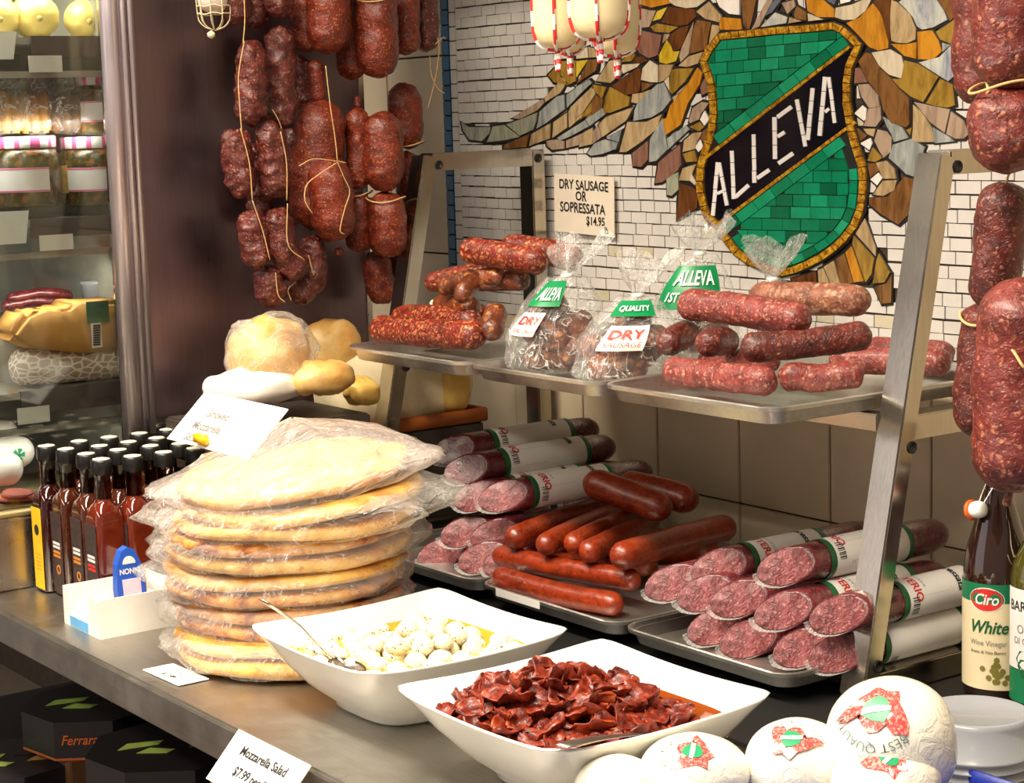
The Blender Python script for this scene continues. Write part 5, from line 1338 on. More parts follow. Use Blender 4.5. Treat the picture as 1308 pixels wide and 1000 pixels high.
for (x, y), k, lab in caps:
    q = aZ(x, y, CT + HB); c = (q.x, q.y, CT)
    t = thing('sauce_bottle', lab, 'bottle', c, 'sauce bottles with black caps by the case')
    lm = {'y': M['sauce_dark'], 'b': M['sauce_brown'], 'r': M['sauce_red']}[k]
    h = .0235
    obj('body', loft([(h - .003, .0006, 5), (h, .004, 6), (h, .138, 6), (h - .001, .146, 5), (h * .86, .156, 3.2), (h * .62, .163, 2.4), (.0125, .168, 2), (.0118, .176, 2), (.0118, .190 if k != 'r' else .194, 2)], 40, c), lm, t)
    obj('neck', lathe([(.0124, .1685), (.0124, .205), (.0138, .2055), (.0138, .210), (.0122, .2105)], c, 24), M['bglass'], t)
    cp = obj('cap', lathe([(.0150, HB - .0215), (.0158, HB - .020), (.0158, HB - .003), (.0148, HB - .001), (.0126, HB - .0008)], c, 28), M['cap'], t)
    obj('cap_seal', lumps(lathe([(.0128, HB - .001), (.0128, HB + .0004), (.008, HB + .0012), (.001, HB + .0014)], c, 22), .0007, 120, x), M['captop'], cp)
    fy = c[1] - h - .0006
    if k == 'y':
        lb = obj('label', box((c[0] - .018, fy - .0003, CT + .006), (c[0] + .018, fy + .0004, CT + .134)), M['lab_yellow'], t, False)
        obj('emblem', lathe([(.0085, 0), (.0085, .0004), (.006, .0004)], (c[0], fy - .0003, CT + .099), 20, axis=(0, -1, 0)), M['ink'], lb, False)
        obj('label_print', join(*[box((c[0] - .010 + .002 * (i % 2), fy - .0006, CT + .060 - i * .006), (c[0] + .010, fy, CT + .0612 - i * .006)) for i in range(5)]), M['orange_ink'], lb, False)
    else:
        lb = obj('label', box((c[0] - .0195, fy - .0003, CT + .006), (c[0] + .0195, fy + .0004, CT + .132)), M['lab_dark'], t, False)
        for i in range(2): obj('label_print', box((c[0] - .014, fy - .0006, CT + .082 - i * .006), (c[0] + .012, fy, CT + .086 - i * .006)), M['paper'], lb, False)
        for i in range(2): obj('label_print', box((c[0] - .014, fy - .0006, CT + .068 - i * .006), (c[0] + .012, fy, CT + .072 - i * .006)), M['red_ink'] if k == 'r' else M['orange_ink'], lb, False)
        obj('emblem', lathe([(.0075, 0), (.0075, .0005), (.0045, .0005), (.0045, 0)], (c[0] + .002, fy - .0001, CT + .043), 20, axis=(0, -1, 0), cap0=False, cap1=False), M['orange_ink'], lb, False)

# ------------------------------------------------------------------ small white carton with the blue packet
M['carton'] = plain('white_carton', (232, 228, 220), .6, var=.03, scale=40); M['blue'] = plain('blue_packet', (36, 84, 186), .4, var=.12); M['lightblue'] = plain('light_blue_print', (96, 168, 220), .5); M['pinkcard'] = plain('pink_print', (232, 196, 214), .5)
bx0, bx1, by0, by1, bh = -2.612, -2.486, -.984, -.852, .056
t = thing('display_carton', 'low white cardboard display carton beside the flatbread stack', 'box', ((bx0 + bx1) / 2, (by0 + by1) / 2, CT))
w_ = .0022
def up(x, z): return Vector((x, 0, CT + z))
fp = [(bx0, 0), (bx1, 0), (bx1, bh - .004), (bx1 - .003, bh), (bx1 - .030, bh), (bx1 - .034, bh - .006), (bx1 - .036, .026), (bx1 - .044, .017), (bx0 + .034, .018), (bx0 + .024, .026), (bx0 + .018, bh - .004), (bx0 + .014, bh), (bx0, bh)]
obj('front_panel', prism([up(x, z) + Vector((0, by0, 0)) for x, z in fp], Vector((0, 0, 0)), Vector((0, w_, 0))), M['carton'], t, False)
obj('printed_strip', box((bx0 + .022, by0 - .0004, CT + .001), (bx1 - .040, by0 + .0002, CT + .0155)), M['lightblue'], t, False)
g = fit(text_geo('BISCOTTI', 1, bold=.02), .045)
obj('side_panel', box((bx1 - w_, by0 + w_, CT), (bx1, by1, CT + bh)), M['carton'], t, False)
obj('side_panel', box((bx0, by0 + w_, CT), (bx0 + w_, by1, CT + bh)), M['carton'], t, False)
obj('back_panel', box((bx0, by1 - w_, CT), (bx1, by1, CT + bh + .004)), M['carton'], t, False)
obj('bottom_panel', box((bx0 + w_, by0 + w_, CT + .0003), (bx1 - w_, by1 - w_, CT + .002)), M['carton'], t, False)
PX = -2.535; Y0 = aX(168, 745, PX).y; PZ = CT + .003
t = thing('snack_packet', 'blue packet with an arched top standing in the white carton', 'packet', (PX, Y0, PZ))
arch = [(-.020, 0), (.020, 0), (.022, .050), (.018, .086), (.010, .105), (0, .110), (-.010, .105), (-.018, .086), (-.022, .050)]
def pk(y, z, x=0): return Vector((PX + x - z * .10, Y0 + y, PZ + z))
obj('packet', prism([pk(y, z) for y, z in arch], Vector((.004, 0, 0)), Vector((-.012, 0, 0))), M['blue'], t, False)
obj('window', prism([pk(y, z, .0042) for y, z in ((-.013, .030), (.015, .030), (.015, .064), (-.013, .064))], Vector((-.0002, 0, 0)), Vector((.0005, 0, 0))), M['pinkcard'], t, False)
obj('emblem', prism([pk(.010 * math.cos(a), .086 + .011 * math.sin(a), .0042) for a in [math.pi * i / 10 for i in range(11)]], Vector((-.0002, 0, 0)), Vector((.0005, 0, 0))), M['paper'], t, False)
obj('packet_print', place(fit(text_geo('NONNI', 1, bold=.03), .032), pk(0, .075, .0042), (0, 1, 0), (-.10, 0, 1), .0008), M['paper'], t, False)

# ------------------------------------------------------------------ price cards
def card(name, label, tl, tr_, bl, lines, matl=None, th=.0015, ink='ink', cat='sign', jit=0.0, bold=.03):
    tl, tr_, bl = Vector(tl), Vector(tr_), Vector(bl); ex = (tr_ - tl); ey = (tl - bl); W_ = ex.length; H_ = ey.length; nz = ex.cross(ey).normalized()
    t = thing(name, label, cat, bl)
    br = bl + ex
    obj('card', prism([bl, br, tr_, tl], Vector((0, 0, 0)), -nz * th), matl or M['white'], t, False)
    rnd = random.Random(3); gs = []
    for s, x, y, h, al in lines:
        g = text_geo(s, h * H_ * 1.35, 'CENTER', bold=bold * h * H_)
        wd = max(p.x for p in g[0]) - min(p.x for p in g[0]); k = min(1, .9 * W_ / wd); g = ([Vector((p.x * k, p.y, 0)) for p in g[0]],) + tuple(g[1:])
        if jit: g = ([Vector((p.x * .92, p.y * (1 + jit * math.sin(p.x * 190)) + jit * .006 * math.sin(p.x * 75 + len(s)), 0)) for p in g[0]],) + tuple(g[1:])
        gs.append(place(g, bl + ex * x + ey * y, ex, ey, .0006))
    obj('writing', join(*gs), M[ink], t, False)
    return t
card('price_card', 'handwritten cream card for dry sausage on the mosaic wall above the bags', aY(707.6, 221.2, -.014), aY(784, 226.4, -.014), aY(708.5, 295, -.014), [('DRY SAUSAGE', .5, .82, .17, 'C'), ('OR', .46, .63, .17, 'C'), ('SOPRESSATA', .48, .43, .175, 'C'), ('$14.95', .70, .23, .15, 'C'), ('lb', .88, .09, .12, 'C')], plain('cream_card', (226, 212, 192), .6, var=.03), jit=.06)
tl = aY(305, 931, -1.034); tr_ = aY(397, 975, -1.034); bl = tl + Vector((.0, -.046, -.050))
card('price_card', 'white Mozzarella Salad price card clipped to the counter front edge', tl, tl + Vector(((tr_ - tl).length, 0, 0)), bl, [('Mozzarella Salad', .5, .70, .175, 'C'), ('$7.99 per lb', .48, .34, .175, 'C')])
tl = aX(262, 500, -2.612); bl = aX(213, 560, -2.612); trp = tl + Vector((.255, 0, 0))
card('price_card', 'large white Smoked Mozzarella card leaning below the bagged loaf', tl, trp, bl, [('Smoked', .36, .62, .16, 'C'), ('Mozzarella', .34, .36, .16, 'C'), ('$8.50 lb', .30, .12, .15, 'C')], ink='grey_ink')
q = [aZ(*p, CT + .0025) for p in ((221, 847), (267, 866.7), (182.3, 855))]
card('price_card', 'small white price tag lying flat on the counter at the foot of the flatbread stack', q[0], q[1], q[2], [('- -- --- -- -', .55, .62, .2, 'C'), ('$ 7.49', .5, .28, .2, 'C')], th=.001)
c = aX(255, 560, -2.50); yc = obj('card_clip', lumps(box(c - Vector((.016, .004, .007)), c + Vector((.018, .006, .006)), .001), .003, 90), plain('yellow_plastic', (240, 178, 8), .4), None); tag(yc, 'small yellow plastic clip at the lower edge of the Smoked Mozzarella card', 'clip')
p = aZ(285, 965, .74); hp = obj('card_wire', cord([Vector((-2.01, -1.034, .868)), Vector((-2.035, -1.06, .80)), Vector((-2.06, -1.07, .73))], .002), plain('brass_wire', (180, 150, 90), .4, .6), None); tag(hp, 'thin pale wire hanging from the counter edge behind the Mozzarella Salad card', 'wire')

# ------------------------------------------------------------------ smoked mozzarella in the corner, shaped like bread
M['stand'] = plain('dark_brown_box', (58, 48, 42), .6, var=.15); M['orange'] = plain('orange_wood', (176, 92, 28), .5, var=.2)
t = NT('loaf_crust'); co = t.coord(); t.col(t.ramp(t.noise(co, 14, 5, .6), [(.3, S((186, 124, 54))), (.5, S((218, 170, 96))), (.7, S((236, 208, 150)))])); t.P(Roughness=.45); t.bump(t.noise(co, 40, 4), .3, .004); M['crust'] = t.m
M['crumb'] = plain('pale_loaf', (236, 220, 180), .7, var=.08, scale=30, bump=.2); M['wcrust'] = plain('white_loaf_bag', (240, 232, 220), .5, var=.06, scale=20, bump=.2)
M['yellowcheese'] = plain('waxy_yellow', (222, 180, 92), .35, var=.12, scale=20)
def crate(label, a, b):
    t = thing('wooden_crate', label, 'crate', ((a[0] + b[0]) / 2, (a[1] + b[1]) / 2, CT))
    n = 4; hz = (b[2] - CT) / n
    for k in range(n):
        z0, z1 = CT + k * hz + .0015, CT + (k + 1) * hz - .0015
        obj('slat', box((b[0] - .008, a[1], z0), (b[0], b[1], z1), .001), M['stand'], t, False); obj('slat', box((a[0] + .008, a[1], z0), (b[0] - .008, a[1] + .008, z1), .001), M['stand'], t, False)
    obj('top_board', box((a[0], a[1] + .008, b[2] - .012), (b[0] - .008, b[1], b[2])), M['stand'], t, False); obj('rear_board', box((a[0], b[1] - .008, CT + .001), (b[0] - .008, b[1], b[2] - .012)), M['stand'], t, False)
crate('dark slatted crate under the orange tray of loaves, behind the rack leg', (-2.845, -.425, 0), (-2.738, -.14, 1.085))
crate('dark slatted crate under the bagged loaf, hidden by the white card', (-2.845, -.70, 0), (-2.625, -.44, 1.146))
ot = thing('bread_tray', 'orange wooden tray in the corner carrying the pale loaf', 'tray', (-2.79, -.28, 1.086))
obj('tray_floor', box((-2.845, -.425, 1.086), (-2.738, -.135, 1.094)), M['orange'], ot, False)
obj('tray_rim', join(box((-2.745, -.430, 1.086), (-2.736, -.130, 1.110), .002), box((-2.85, -.139, 1.086), (-2.745, -.130, 1.110), .002)), M['orange'], ot)
def provola(name, label, px, X, rx, ry, rz, m, lump=.006, fr_=14, pw=2.3, cat='bread', rot=0.0):
    c = aX(px[0], px[1], X); g = ellipsoid((0, 0, 0), rx, ry, rz, 36, 22, pw); g = lumps(g, lump, fr_, random.uniform(0, 30), lump * .4)
    Rm = Matrix.Rotation(rot, 4, 'X'); g = ([Rm @ v + c for v in g[0]],) + tuple(g[1:])
    o = obj(name, g, m, None); tag(o, label, cat); return o, c
provola('loaf', 'white wrapped loaf lying lowest, under the bagged round loaf', (330, 492), -2.69, .062, .085, .030, M['wcrust'], .008, 24)
o, c = provola('round_loaf', 'golden round loaf inside a loose clear bag', (344, 452), -2.70, .055, .066, .058, M['crust'], .011, 20)
g = lumps(ellipsoid((0, 0, 0), .064, .078, .067, 48, 30), .012, 22, 4, .006); o = obj('loaf_bag', ([Vector(v) + c for v in g[0]],) + tuple(g[1:]), M['breadfilm'], None); tag(o, 'loose clear bag wrapped round the golden loaf', 'bag')
g = lumps(ellipsoid((0, 0, 0), .022, .036, .012, 20, 14), .006, 50, 2, .003); o = obj('bag_end', ([Vector(v) + aX(322, 416, -2.70) for v in g[0]],) + tuple(g[1:]), M['breadfilm'], None); tag(o, 'folded end of the clear bag on top of the golden loaf', 'bag')
provola('bread_roll', 'small golden roll in front of the round loaf', (412, 482), -2.64, .036, .056, .028, M['crust'], .009, 26)
provola('bread_roll', 'pale torn roll end beside the small golden roll', (462, 500), -2.69, .026, .034, .024, M['yellowcheese'], .010, 34)
provola('large_loaf', 'golden crusty end of loaf rising behind the small roll', (428, 446), -2.80, .040, .050, .052, M['crust'], .010, 20)
c = Vector((-2.795, -.285, 1.160)); g = lumps(ellipsoid((0, 0, 0), .048, .150, .066, 44, 26, 3.0), .007, 11, 3, .002); g = ([Vector((v.x, v.y, v.z * (1.18 - .22 * (v.y + .15) / .3))) + c for v in g[0]],) + tuple(g[1:])
o = obj('pale_loaf', g, M['crumb'], None); tag(o, 'big pale loaf on the orange tray, seen on both sides of the rack leg', 'bread')
provola('loaf_end', 'golden rounded end of loaf at the right on the orange tray', (572, 492), -2.775, .040, .034, .050, M['yellowcheese'], .003, pw=2.8)

# ------------------------------------------------------------------ fresh mozzarella balls in printed film, blue bin
M['bluebin'] = plain('blue_plastic', (24, 40, 130), .35)
tb = thing('blue_bin', 'shallow blue plastic bin holding the wrapped mozzarella balls', 'bin', (-1.22, -.76, CT))
obj('bin_floor', box((-1.42, -.985, CT + .0006), (-1.03, -.552, CT + .006)), M['bluebin'], tb, False)
obj('bin_rim', join(box((-1.425, -.99, CT + .0006), (-1.42, -.547, CT + .030), .001), box((-1.03, -.99, CT + .0006), (-1.025, -.547, CT + .030), .001), box((-1.42, -.99, CT + .0006), (-1.03, -.985, CT + .030), .001), box((-1.42, -.552, CT + .0006), (-1.03, -.547, CT + .030), .001)), M['bluebin'], tb)
t = NT('wrapped_mozzarella'); co = t.coord(); t.col(S((244, 240, 222))); t.P(Roughness=.16, Coat_Weight=.7, Coat_Roughness=.08); n = t.noise(co, 34, 5, .6, 1.2); t.bump(t.math('ABSOLUTE', t.math('SUBTRACT', n, .5)), .5, .01); M['fresh'] = t.m
t = NT('speckled_red_print'); co = t.coord(); t.col(t.ramp(t.noise(co, 320, 4, .7), [(.48, S((206, 70, 66))), (.70, S((236, 190, 178)))])); t.P(Roughness=.2, Coat_Weight=.6); M['redprint'] = t.m
M['tealprint'] = plain('grey_green_print', (110, 130, 128), .4); M['shieldgreen'] = plain('shield_green_print', (30, 138, 88), .4)
def ball(label, px, z, rx, ry, rz, roll, off=(0, 0), print_=True):
    c = aZ(px[0], px[1], CT + z); t = thing('wrapped_mozzarella', label, 'cheese', (c.x, c.y, c.z - rz), 'fresh mozzarella balls in printed film')
    g = lumps(ellipsoid((0, 0, 0), rx, ry, rz, 40, 26, 2.25), .003, 16, px[0]); obj('cheese', ([Vector(v) + c for v in g[0]],) + tuple(g[1:]), M['fresh'], t)
    if not print_: return
    d = ((CAM - c).normalized() + Vector((0, 0, .75)) + VR * off[0]).normalized() ; ex = (VR - d * VR.dot(d)).normalized(); ey = d.cross(ex)
    ca, sa = math.cos(roll), math.sin(roll); ex, ey = ex * ca + ey * sa, ey * ca - ex * sa
    def proj(g, lift):
        out = []
        for p in g[0]:
            q = d * .055 + ex * p.x + ey * p.y; q.normalize(); n = 2.25
            s = (abs(q.x / rx) ** n + abs(q.y / ry) ** n + abs(q.z / rz) ** n) ** (-1 / n); out.append(c + q * (s + .0025 + lift))
        return (out,) + tuple(g[1:])
    N = 18
    rim = [(-.034, .012), (-.02, .016), (-.012, .010), (-.008, .018), (0, .022), (.008, .016), (.014, .010), (.024, .018), (.042, .020), (.030, .008), (.022, -.004), (.014, -.012), (.010, -.024), (0, -.02), (-.010, -.026), (-.013, -.014), (-.022, -.006), (-.030, .002)][::-1]
    v = [Vector((0, 0, 0))] + [Vector((x * .5, y * .5, 0)) for x, y in rim] + [Vector((x, y, 0)) for x, y in rim]
    f = [(0, 1 + i, 1 + (i + 1) % N) for i in range(N)] + [(1 + i, 1 + N + i, 1 + N + (i + 1) % N, 1 + (i + 1) % N) for i in range(N)]
    o = obj('printed_emblem', proj((v, f), 0), M['redprint'], t)
    sh = [(-.010, .009), (0, .011), (.010, .009), (.011, -.002), (.005, -.010), (0, -.012), (-.005, -.010), (-.011, -.002)]
    obj('printed_shield', proj(([Vector((0, 0, 0))] + [Vector((x, y, 0)) for x, y in sh], [(0, 1 + i, 1 + (i + 1) % 8) for i in range(8)]), .0006), M['shieldgreen'], o)
    obj('printed_band', proj(([Vector((-.010, -.006, 0)), Vector((0, -.0035 + .001, 0)), Vector((.011, .004, 0)), Vector((.010, .009, 0)), Vector((0, .0035, 0)), Vector((-.011, -.002, 0))], [(0, 1, 4, 5), (1, 2, 3, 4)]), .001), M['paper'], o)
    tx = fit(text_geo('BEST QUALITY', 1), .085); R0 = .036
    arc = ([Vector(((R0 + p.y) * math.sin(p.x / R0), (R0 + p.y) * math.cos(p.x / R0), 0)) for p in tx[0]],) + tuple(tx[1:])
    obj('printed_lettering', proj(arc, .0004), M['tealprint'], t)
ball('largest wrapped mozzarella ball, set against the stack of clear lids', (1138, 948), .082, .062, .064, .064, 2.6, (-.3, 0))
ball('wrapped mozzarella ball at the left, touching the bowl of tomatoes', (886, 990), .052, .050, .058, .040, .9)
ball('wrapped mozzarella ball between the left one and the largest one', (1020, 975), .055, .050, .055, .043, -.6, (-.2, 0))
ball('wrapped mozzarella ball in front of the largest one', (1132, 1000), .052, .050, .055, .040, .4, (.1, 0))
ball('wrapped mozzarella ball cut off by the bottom edge below the tomato bowl', (790, 1012), .045, .040, .045, .036, 0, (0, 0), False)

# ------------------------------------------------------------------ clear lids
t = NT('clear_lid'); t.col(S((168, 170, 176))); t.P(Roughness=.2); tr = t.add('ShaderNodeBsdfTransparent'); mx = t.add('ShaderNodeMixShader'); mx.inputs[0].default_value = .62; t.link(tr.outputs[0], mx.inputs[1]); t.link(t.b.outputs[0], mx.inputs[2]); t.link(mx.outputs[0], t.out.inputs[0]); M['lid'] = t.m
LH = .075; q = aZ(1246, 907, CT + LH)
for k in range(4):
    z = .0008 + k * .0105; nm = ['lowest clear plastic lid of the stack by the vinegar bottle', 'second clear plastic lid from the bottom of the stack', 'third clear plastic lid, just under the deep upturned tub', 'deep clear upturned tub on top of the stack of lids'][k]
    if k < 3: pr = [(.058, z), (.0612, z + .0003), (.0612, z + .0022), (.0592, z + .0028), (.0588, z + .0092), (.0575, z + .0102), (.053, z + .0102), (.051, z + .0085), (.001, z + .0085)]
    else: pr = [(.0600, z), (.0616, z + .0004), (.0616, z + .0030), (.0598, z + .0036), (.0590, LH - .006), (.0570, LH - .001), (.0540, LH), (.0515, LH - .0022), (.001, LH - .0024)]
    o = obj('container_cover', lathe(pr, (q.x, q.y, CT), 56), M['lid'], None); tag(o, nm, 'tub' if k == 3 else 'lid', 'clear lids stacked by the vinegar bottle')

# ------------------------------------------------------------------ vinegar bottles on the right
t = NT('amber_bottle'); t.col(S((40, 18, 10))); t.P(Roughness=.05, Coat_Weight=1.0, Coat_Roughness=.02); M['amber'] = t.m
t = NT('olive_bottle'); t.col(S((70, 66, 14))); t.P(Roughness=.05, Coat_Weight=1.0, Coat_Roughness=.02); M['olive'] = t.m
M['lab_cream'] = plain('cream_label', (224, 208, 170), .5, var=.03); M['greencard'] = plain('green_label', (18, 112, 70), .45, var=.04)
def curved(g, c, r, th0, z0):
    """wrap flat text (x along the label, y up) round a bottle; th0 = angle of its centre"""
    return ([Vector((c[0] + r * math.cos(th0 + p.x / r), c[1] + r * math.sin(th0 + p.x / r), c[2] + z0 + p.y)) for p in map(Vector, g[0])],) + tuple(g[1:])
def patchc(c, r, a0, a1, z0, z1, dome=0.0, n=14):
    v = []; f = []
    for i in range(n + 1):
        a = a0 + (a1 - a0) * i / n
        for z in (z0, z1 + dome * math.sin(math.pi * i / n)): v.append(Vector((c[0] + r * math.cos(a), c[1] + r * math.sin(a), c[2] + z)))
    for i in range(n): f.append((2 * i, 2 * i + 2, 2 * i + 3, 2 * i + 1))
    return v, f
b = aZ(1273, 884, CT + .0046); c = (b.x, b.y, CT + .0048)
t = thing('vinegar_bottle', 'dark swing-top vinegar bottle with a cream and green label at the right', 'bottle', c)
obj('body', lathe([(.036, 0), (.040, .004), (.0405, .02), (.0405, .145), (.0395, .160), (.036, .180), (.029, .205), (.021, .232), (.0165, .250), (.0150, .262)], c, 40), M['amber'], t)
obj('neck', lathe([(.0152, .2625), (.0142, .285), (.0142, .300), (.0165, .303), (.0165, .312), (.012, .314)], c, 24), M['bglass'], t)
va = math.atan2(CAM.y - c[1], CAM.x - c[0])
lb = obj('label', patchc(c, .0412, va - 1.75, va + 1.25, .014, .128, n=26), M['lab_cream'], t)
obj('green_band', patchc(c, .0414, va - 1.75, va + 1.25, .120, .143, n=26), M['greencard'], t)
rr = .0418; ce = va - .32
ov = [Vector((rr * 1.0 * .62 * math.cos(a) * .78, .0135 * math.sin(a), 0)) for a in [2 * math.pi * i / 28 for i in range(28)]]
def ovalg(s): return ([Vector((0, 0, 0))] + [Vector((p.x * s, p.y * s, 0)) for p in ov], [(0, 1 + i, 1 + (i + 1) % 28) for i in range(28)])
obj('oval_badge', curved(ovalg(1.1), c, rr - .0003, ce, .124), M['paper'], lb, False); obj('oval_badge', curved(ovalg(1.0), c, rr, ce, .124), M['red_ink'], lb, False)
obj('label_print', curved(fit(text_geo('Ciro', 1, shear=.25, bold=.02), .029), c, rr + .0004, ce, .124), M['paper'], lb, False)
obj('label_print', curved(fit(text_geo('White', 1, shear=.3, bold=.02), .046), c, rr, ce + .05, .090), M['green_ink'], lb, False)
obj('label_print', curved(fit(text_geo('Wine Vinegar', 1), .046), c, rr, ce + .05, .071), M['grey_ink'], lb, False)
obj('label_print', curved(fit(text_geo('Aceto di Vino Bianco', 1), .044), c, rr, ce + .05, .060), M['ink'], lb, False)
rnd = random.Random(2); gr = join(*[([Vector((x + .0035 * math.cos(a), y + .0035 * math.sin(a), 0)) for a in [math.pi * i / 4 for i in range(8)]], [tuple(range(8))]) for x, y in [(rnd.uniform(-.010, .010) + i * .0009, .006 - i * .0011 + rnd.uniform(-.006, .006)) for i in range(20)]])
obj('printed_grapes', curved(gr, c, rr, ce + .1, .040), plain('grape_print', (120, 112, 44), .5), lb, False)
sp = aY(1247, 651, c[1] - .035); st = thing('swing_stopper', 'white ceramic swing stopper with an orange ring on the vinegar bottle', 'stopper', sp)
d = (aY(1232, 652, c[1] - .035) - sp).normalized()
obj('stopper', lathe([(.004, -.012), (.009, -.010), (.0105, -.003), (.0095, .004), (.006, .008)], sp, 20, axis=d), M['white'], st); obj('ring', lathe([(.0085, .0042), (.0125, .0045), (.0125, .0085), (.0085, .009)], sp, 20, axis=d), plain('orange_rubber', (214, 96, 30), .5), st); obj('tip', lathe([(.006, .009), (.0068, .012), (.005, .015)], sp, 16, axis=d), M['white'], st)
nk = Vector((c[0], c[1], c[2] + .285)); obj('bail_wire', join(cord([sp, sp.lerp(nk, .5) + Vector((0, 0, .004)), nk + (CAM - nk).normalized() * .0155], .0011), cord([sp + d * -.006, nk + VR * .014]), lathe([(.0146, -.001), (.0158, 0), (.0146, .001)], nk, 20)), M['steel'], st)
b = aZ(1334, 900, CT + .0046); c2 = (b.x, b.y, CT + .0048)
t = thing('oil_bottle', 'olive green bottle with a white label cut off by the right edge', 'bottle', c2)
obj('body', lathe([(.036, 0), (.040, .004), (.040, .155), (.037, .172), (.028, .192), (.018, .215), (.014, .25), (.014, .29)], c2, 40), M['olive'], t)
va = math.atan2(CAM.y - c2[1], CAM.x - c2[0]); lb = obj('label', patchc(c2, .0408, va - 1.4, va + 1.2, .050, .146, n=26), M['paper'], t); obj('lower_band', patchc(c2, .0408, va - 1.4, va + 1.2, .010, .049, n=26), M['greencard'], t)
obj('label_print', curved(fit(text_geo('BARBERA', 1, bold=.01), .062), c2, .0412, va - .45, .125), M['ink'], lb, False); obj('label_print', curved(fit(text_geo('OLIO', 1), .03), c2, .0412, va - .5, .098), M['grey_ink'], lb, False); obj('label_print', curved(fit(text_geo('DI OLIVA', 1), .04), c2, .0412, va - .5, .084), M['grey_ink'], lb, False)
obj('printed_tree', curved(join(*[([Vector((.012 * math.cos(a) * k, .012 * math.sin(a) * k - .004 * j, 0)) for a in [math.pi * i / 3 for i in range(6)]], [tuple(range(6))]) for j, k in ((0, 1), (2, .8), (4, .5))]), c2, .0412, va - .62, .062), M['green_ink'], lb, False)

# ------------------------------------------------------------------ boxed cakes on the shelf below
M['blackcard'] = plain('black_card_box', (38, 35, 37), .4, var=.1); M['lime'] = plain('lime_print', (196, 226, 110), .45, var=.08); M['choc'] = plain('chocolate_print', (56, 34, 26), .4); M['edge'] = plain('orange_edge', (190, 98, 40), .5); M['tan'] = plain('tan_print', (196, 154, 84), .5, var=.1)
def octbox(label, cx, cy, z0, r, h, rot=0.39, pic=True, script=None):
    t = thing('cake_box', label, 'box', (cx, cy, z0), 'octagonal cake boxes under the counter')
    pts = [Vector((cx + r * math.cos(rot + math.pi / 4 * i), cy + r * math.sin(rot + math.pi / 4 * i), z0)) for i in range(8)]
    sharp(obj('carton', prism(pts, Vector((0, 0, .004)), Vector((0, 0, h))), M['blackcard'], t, False))
    obj('orange_base', prism([p.lerp(Vector((cx, cy, z0)), -.004) for p in pts], Vector((0, 0, 0)), Vector((0, 0, .004))), M['edge'], t, False)
    if pic:
        zz = z0 + h + .0006; d = -VF
        for ox, oy, l, w, m, a in ((-.05, .00, .075, .026, 'lime', .35), (-.02, -.030, .055, .026, 'lime', -.1), (.02, .028, .045, .03, 'choc', 0), (.055, .0, .06, .028, 'tan', .15), (.085, .03, .04, .02, 'lime', .3)):
            o = Vector((cx, cy, zz)) + VR * ox + VF * oy; ex = VR * math.cos(a) + VF * math.sin(a); ey = -VR * math.sin(a) + VF * math.cos(a)
            obj('printed_candy', prism([o + ex * x * l / 2 + ey * y * w / 2 for x, y in ((-1, -1), (.7, -.8), (1, .6), (-.5, 1))], Vector((0, 0, 0)), Vector((0, 0, .0006))), M[m], t, False)
    if script:
        a0, b0 = pts[script], pts[(script + 1) % 8]; ex = (b0 - a0)
        obj('box_script', place(fit(text_geo('Ferrara', 1, shear=.3, bold=.01), ex.length * .62), a0 + ex * .42 + Vector((0, 0, h * .52)), ex, (0, 0, 1), .0008), plain('orange_script', (226, 104, 44), .5), t, False)
    return pts
def under(x0, y0, x1, y1, z, m, lab):
    o = sharp(obj('carton_box', box((x0, y0, .5205), (x1, y1, z - .0008), .002), m, None)); tag(o, lab, 'box')
VA = math.radians(-57.5); RO = math.radians(32.5)
p = aY(71, 972, -.905); cx, cy = p.x - .125 * math.cos(VA), p.y - .125 * math.sin(VA)
octbox('octagonal black cake box with orange script on its side, under the counter', cx, cy, p.z, .125, .064, RO, True, 6)
under(cx - .1, cy - .09, cx + .09, cy + .1, p.z, plain('tan_carton', (110, 74, 46), .6, var=.1), 'tan carton under the orange-scripted cake box')
q = aY(159, 987, -.93); c2x, c2y = q.x - .135 * math.cos(VA), q.y - .135 * math.sin(VA)
octbox('octagonal black cake box with printed lime candies on top, nearer the counter edge', c2x, c2y, q.z - .064, .135, .064, RO)
under(c2x - .1, c2y - .09, c2x + .09, c2y + .1, q.z - .064, plain('brown_carton', (84, 36, 24), .5, var=.1), 'brown carton under the lime-printed cake box')
q = aY(12, 985, -.97)
octbox('octagonal black cake box cut off at the lower left corner', q.x - .06, q.y + .03, q.z - .06, .11, .06, RO)
under(q.x - .14, q.y - .06, q.x + .02, q.y + .11, q.z - .06, plain('dark_carton', (50, 34, 28), .6, var=.1), 'dark carton under the corner cake box')

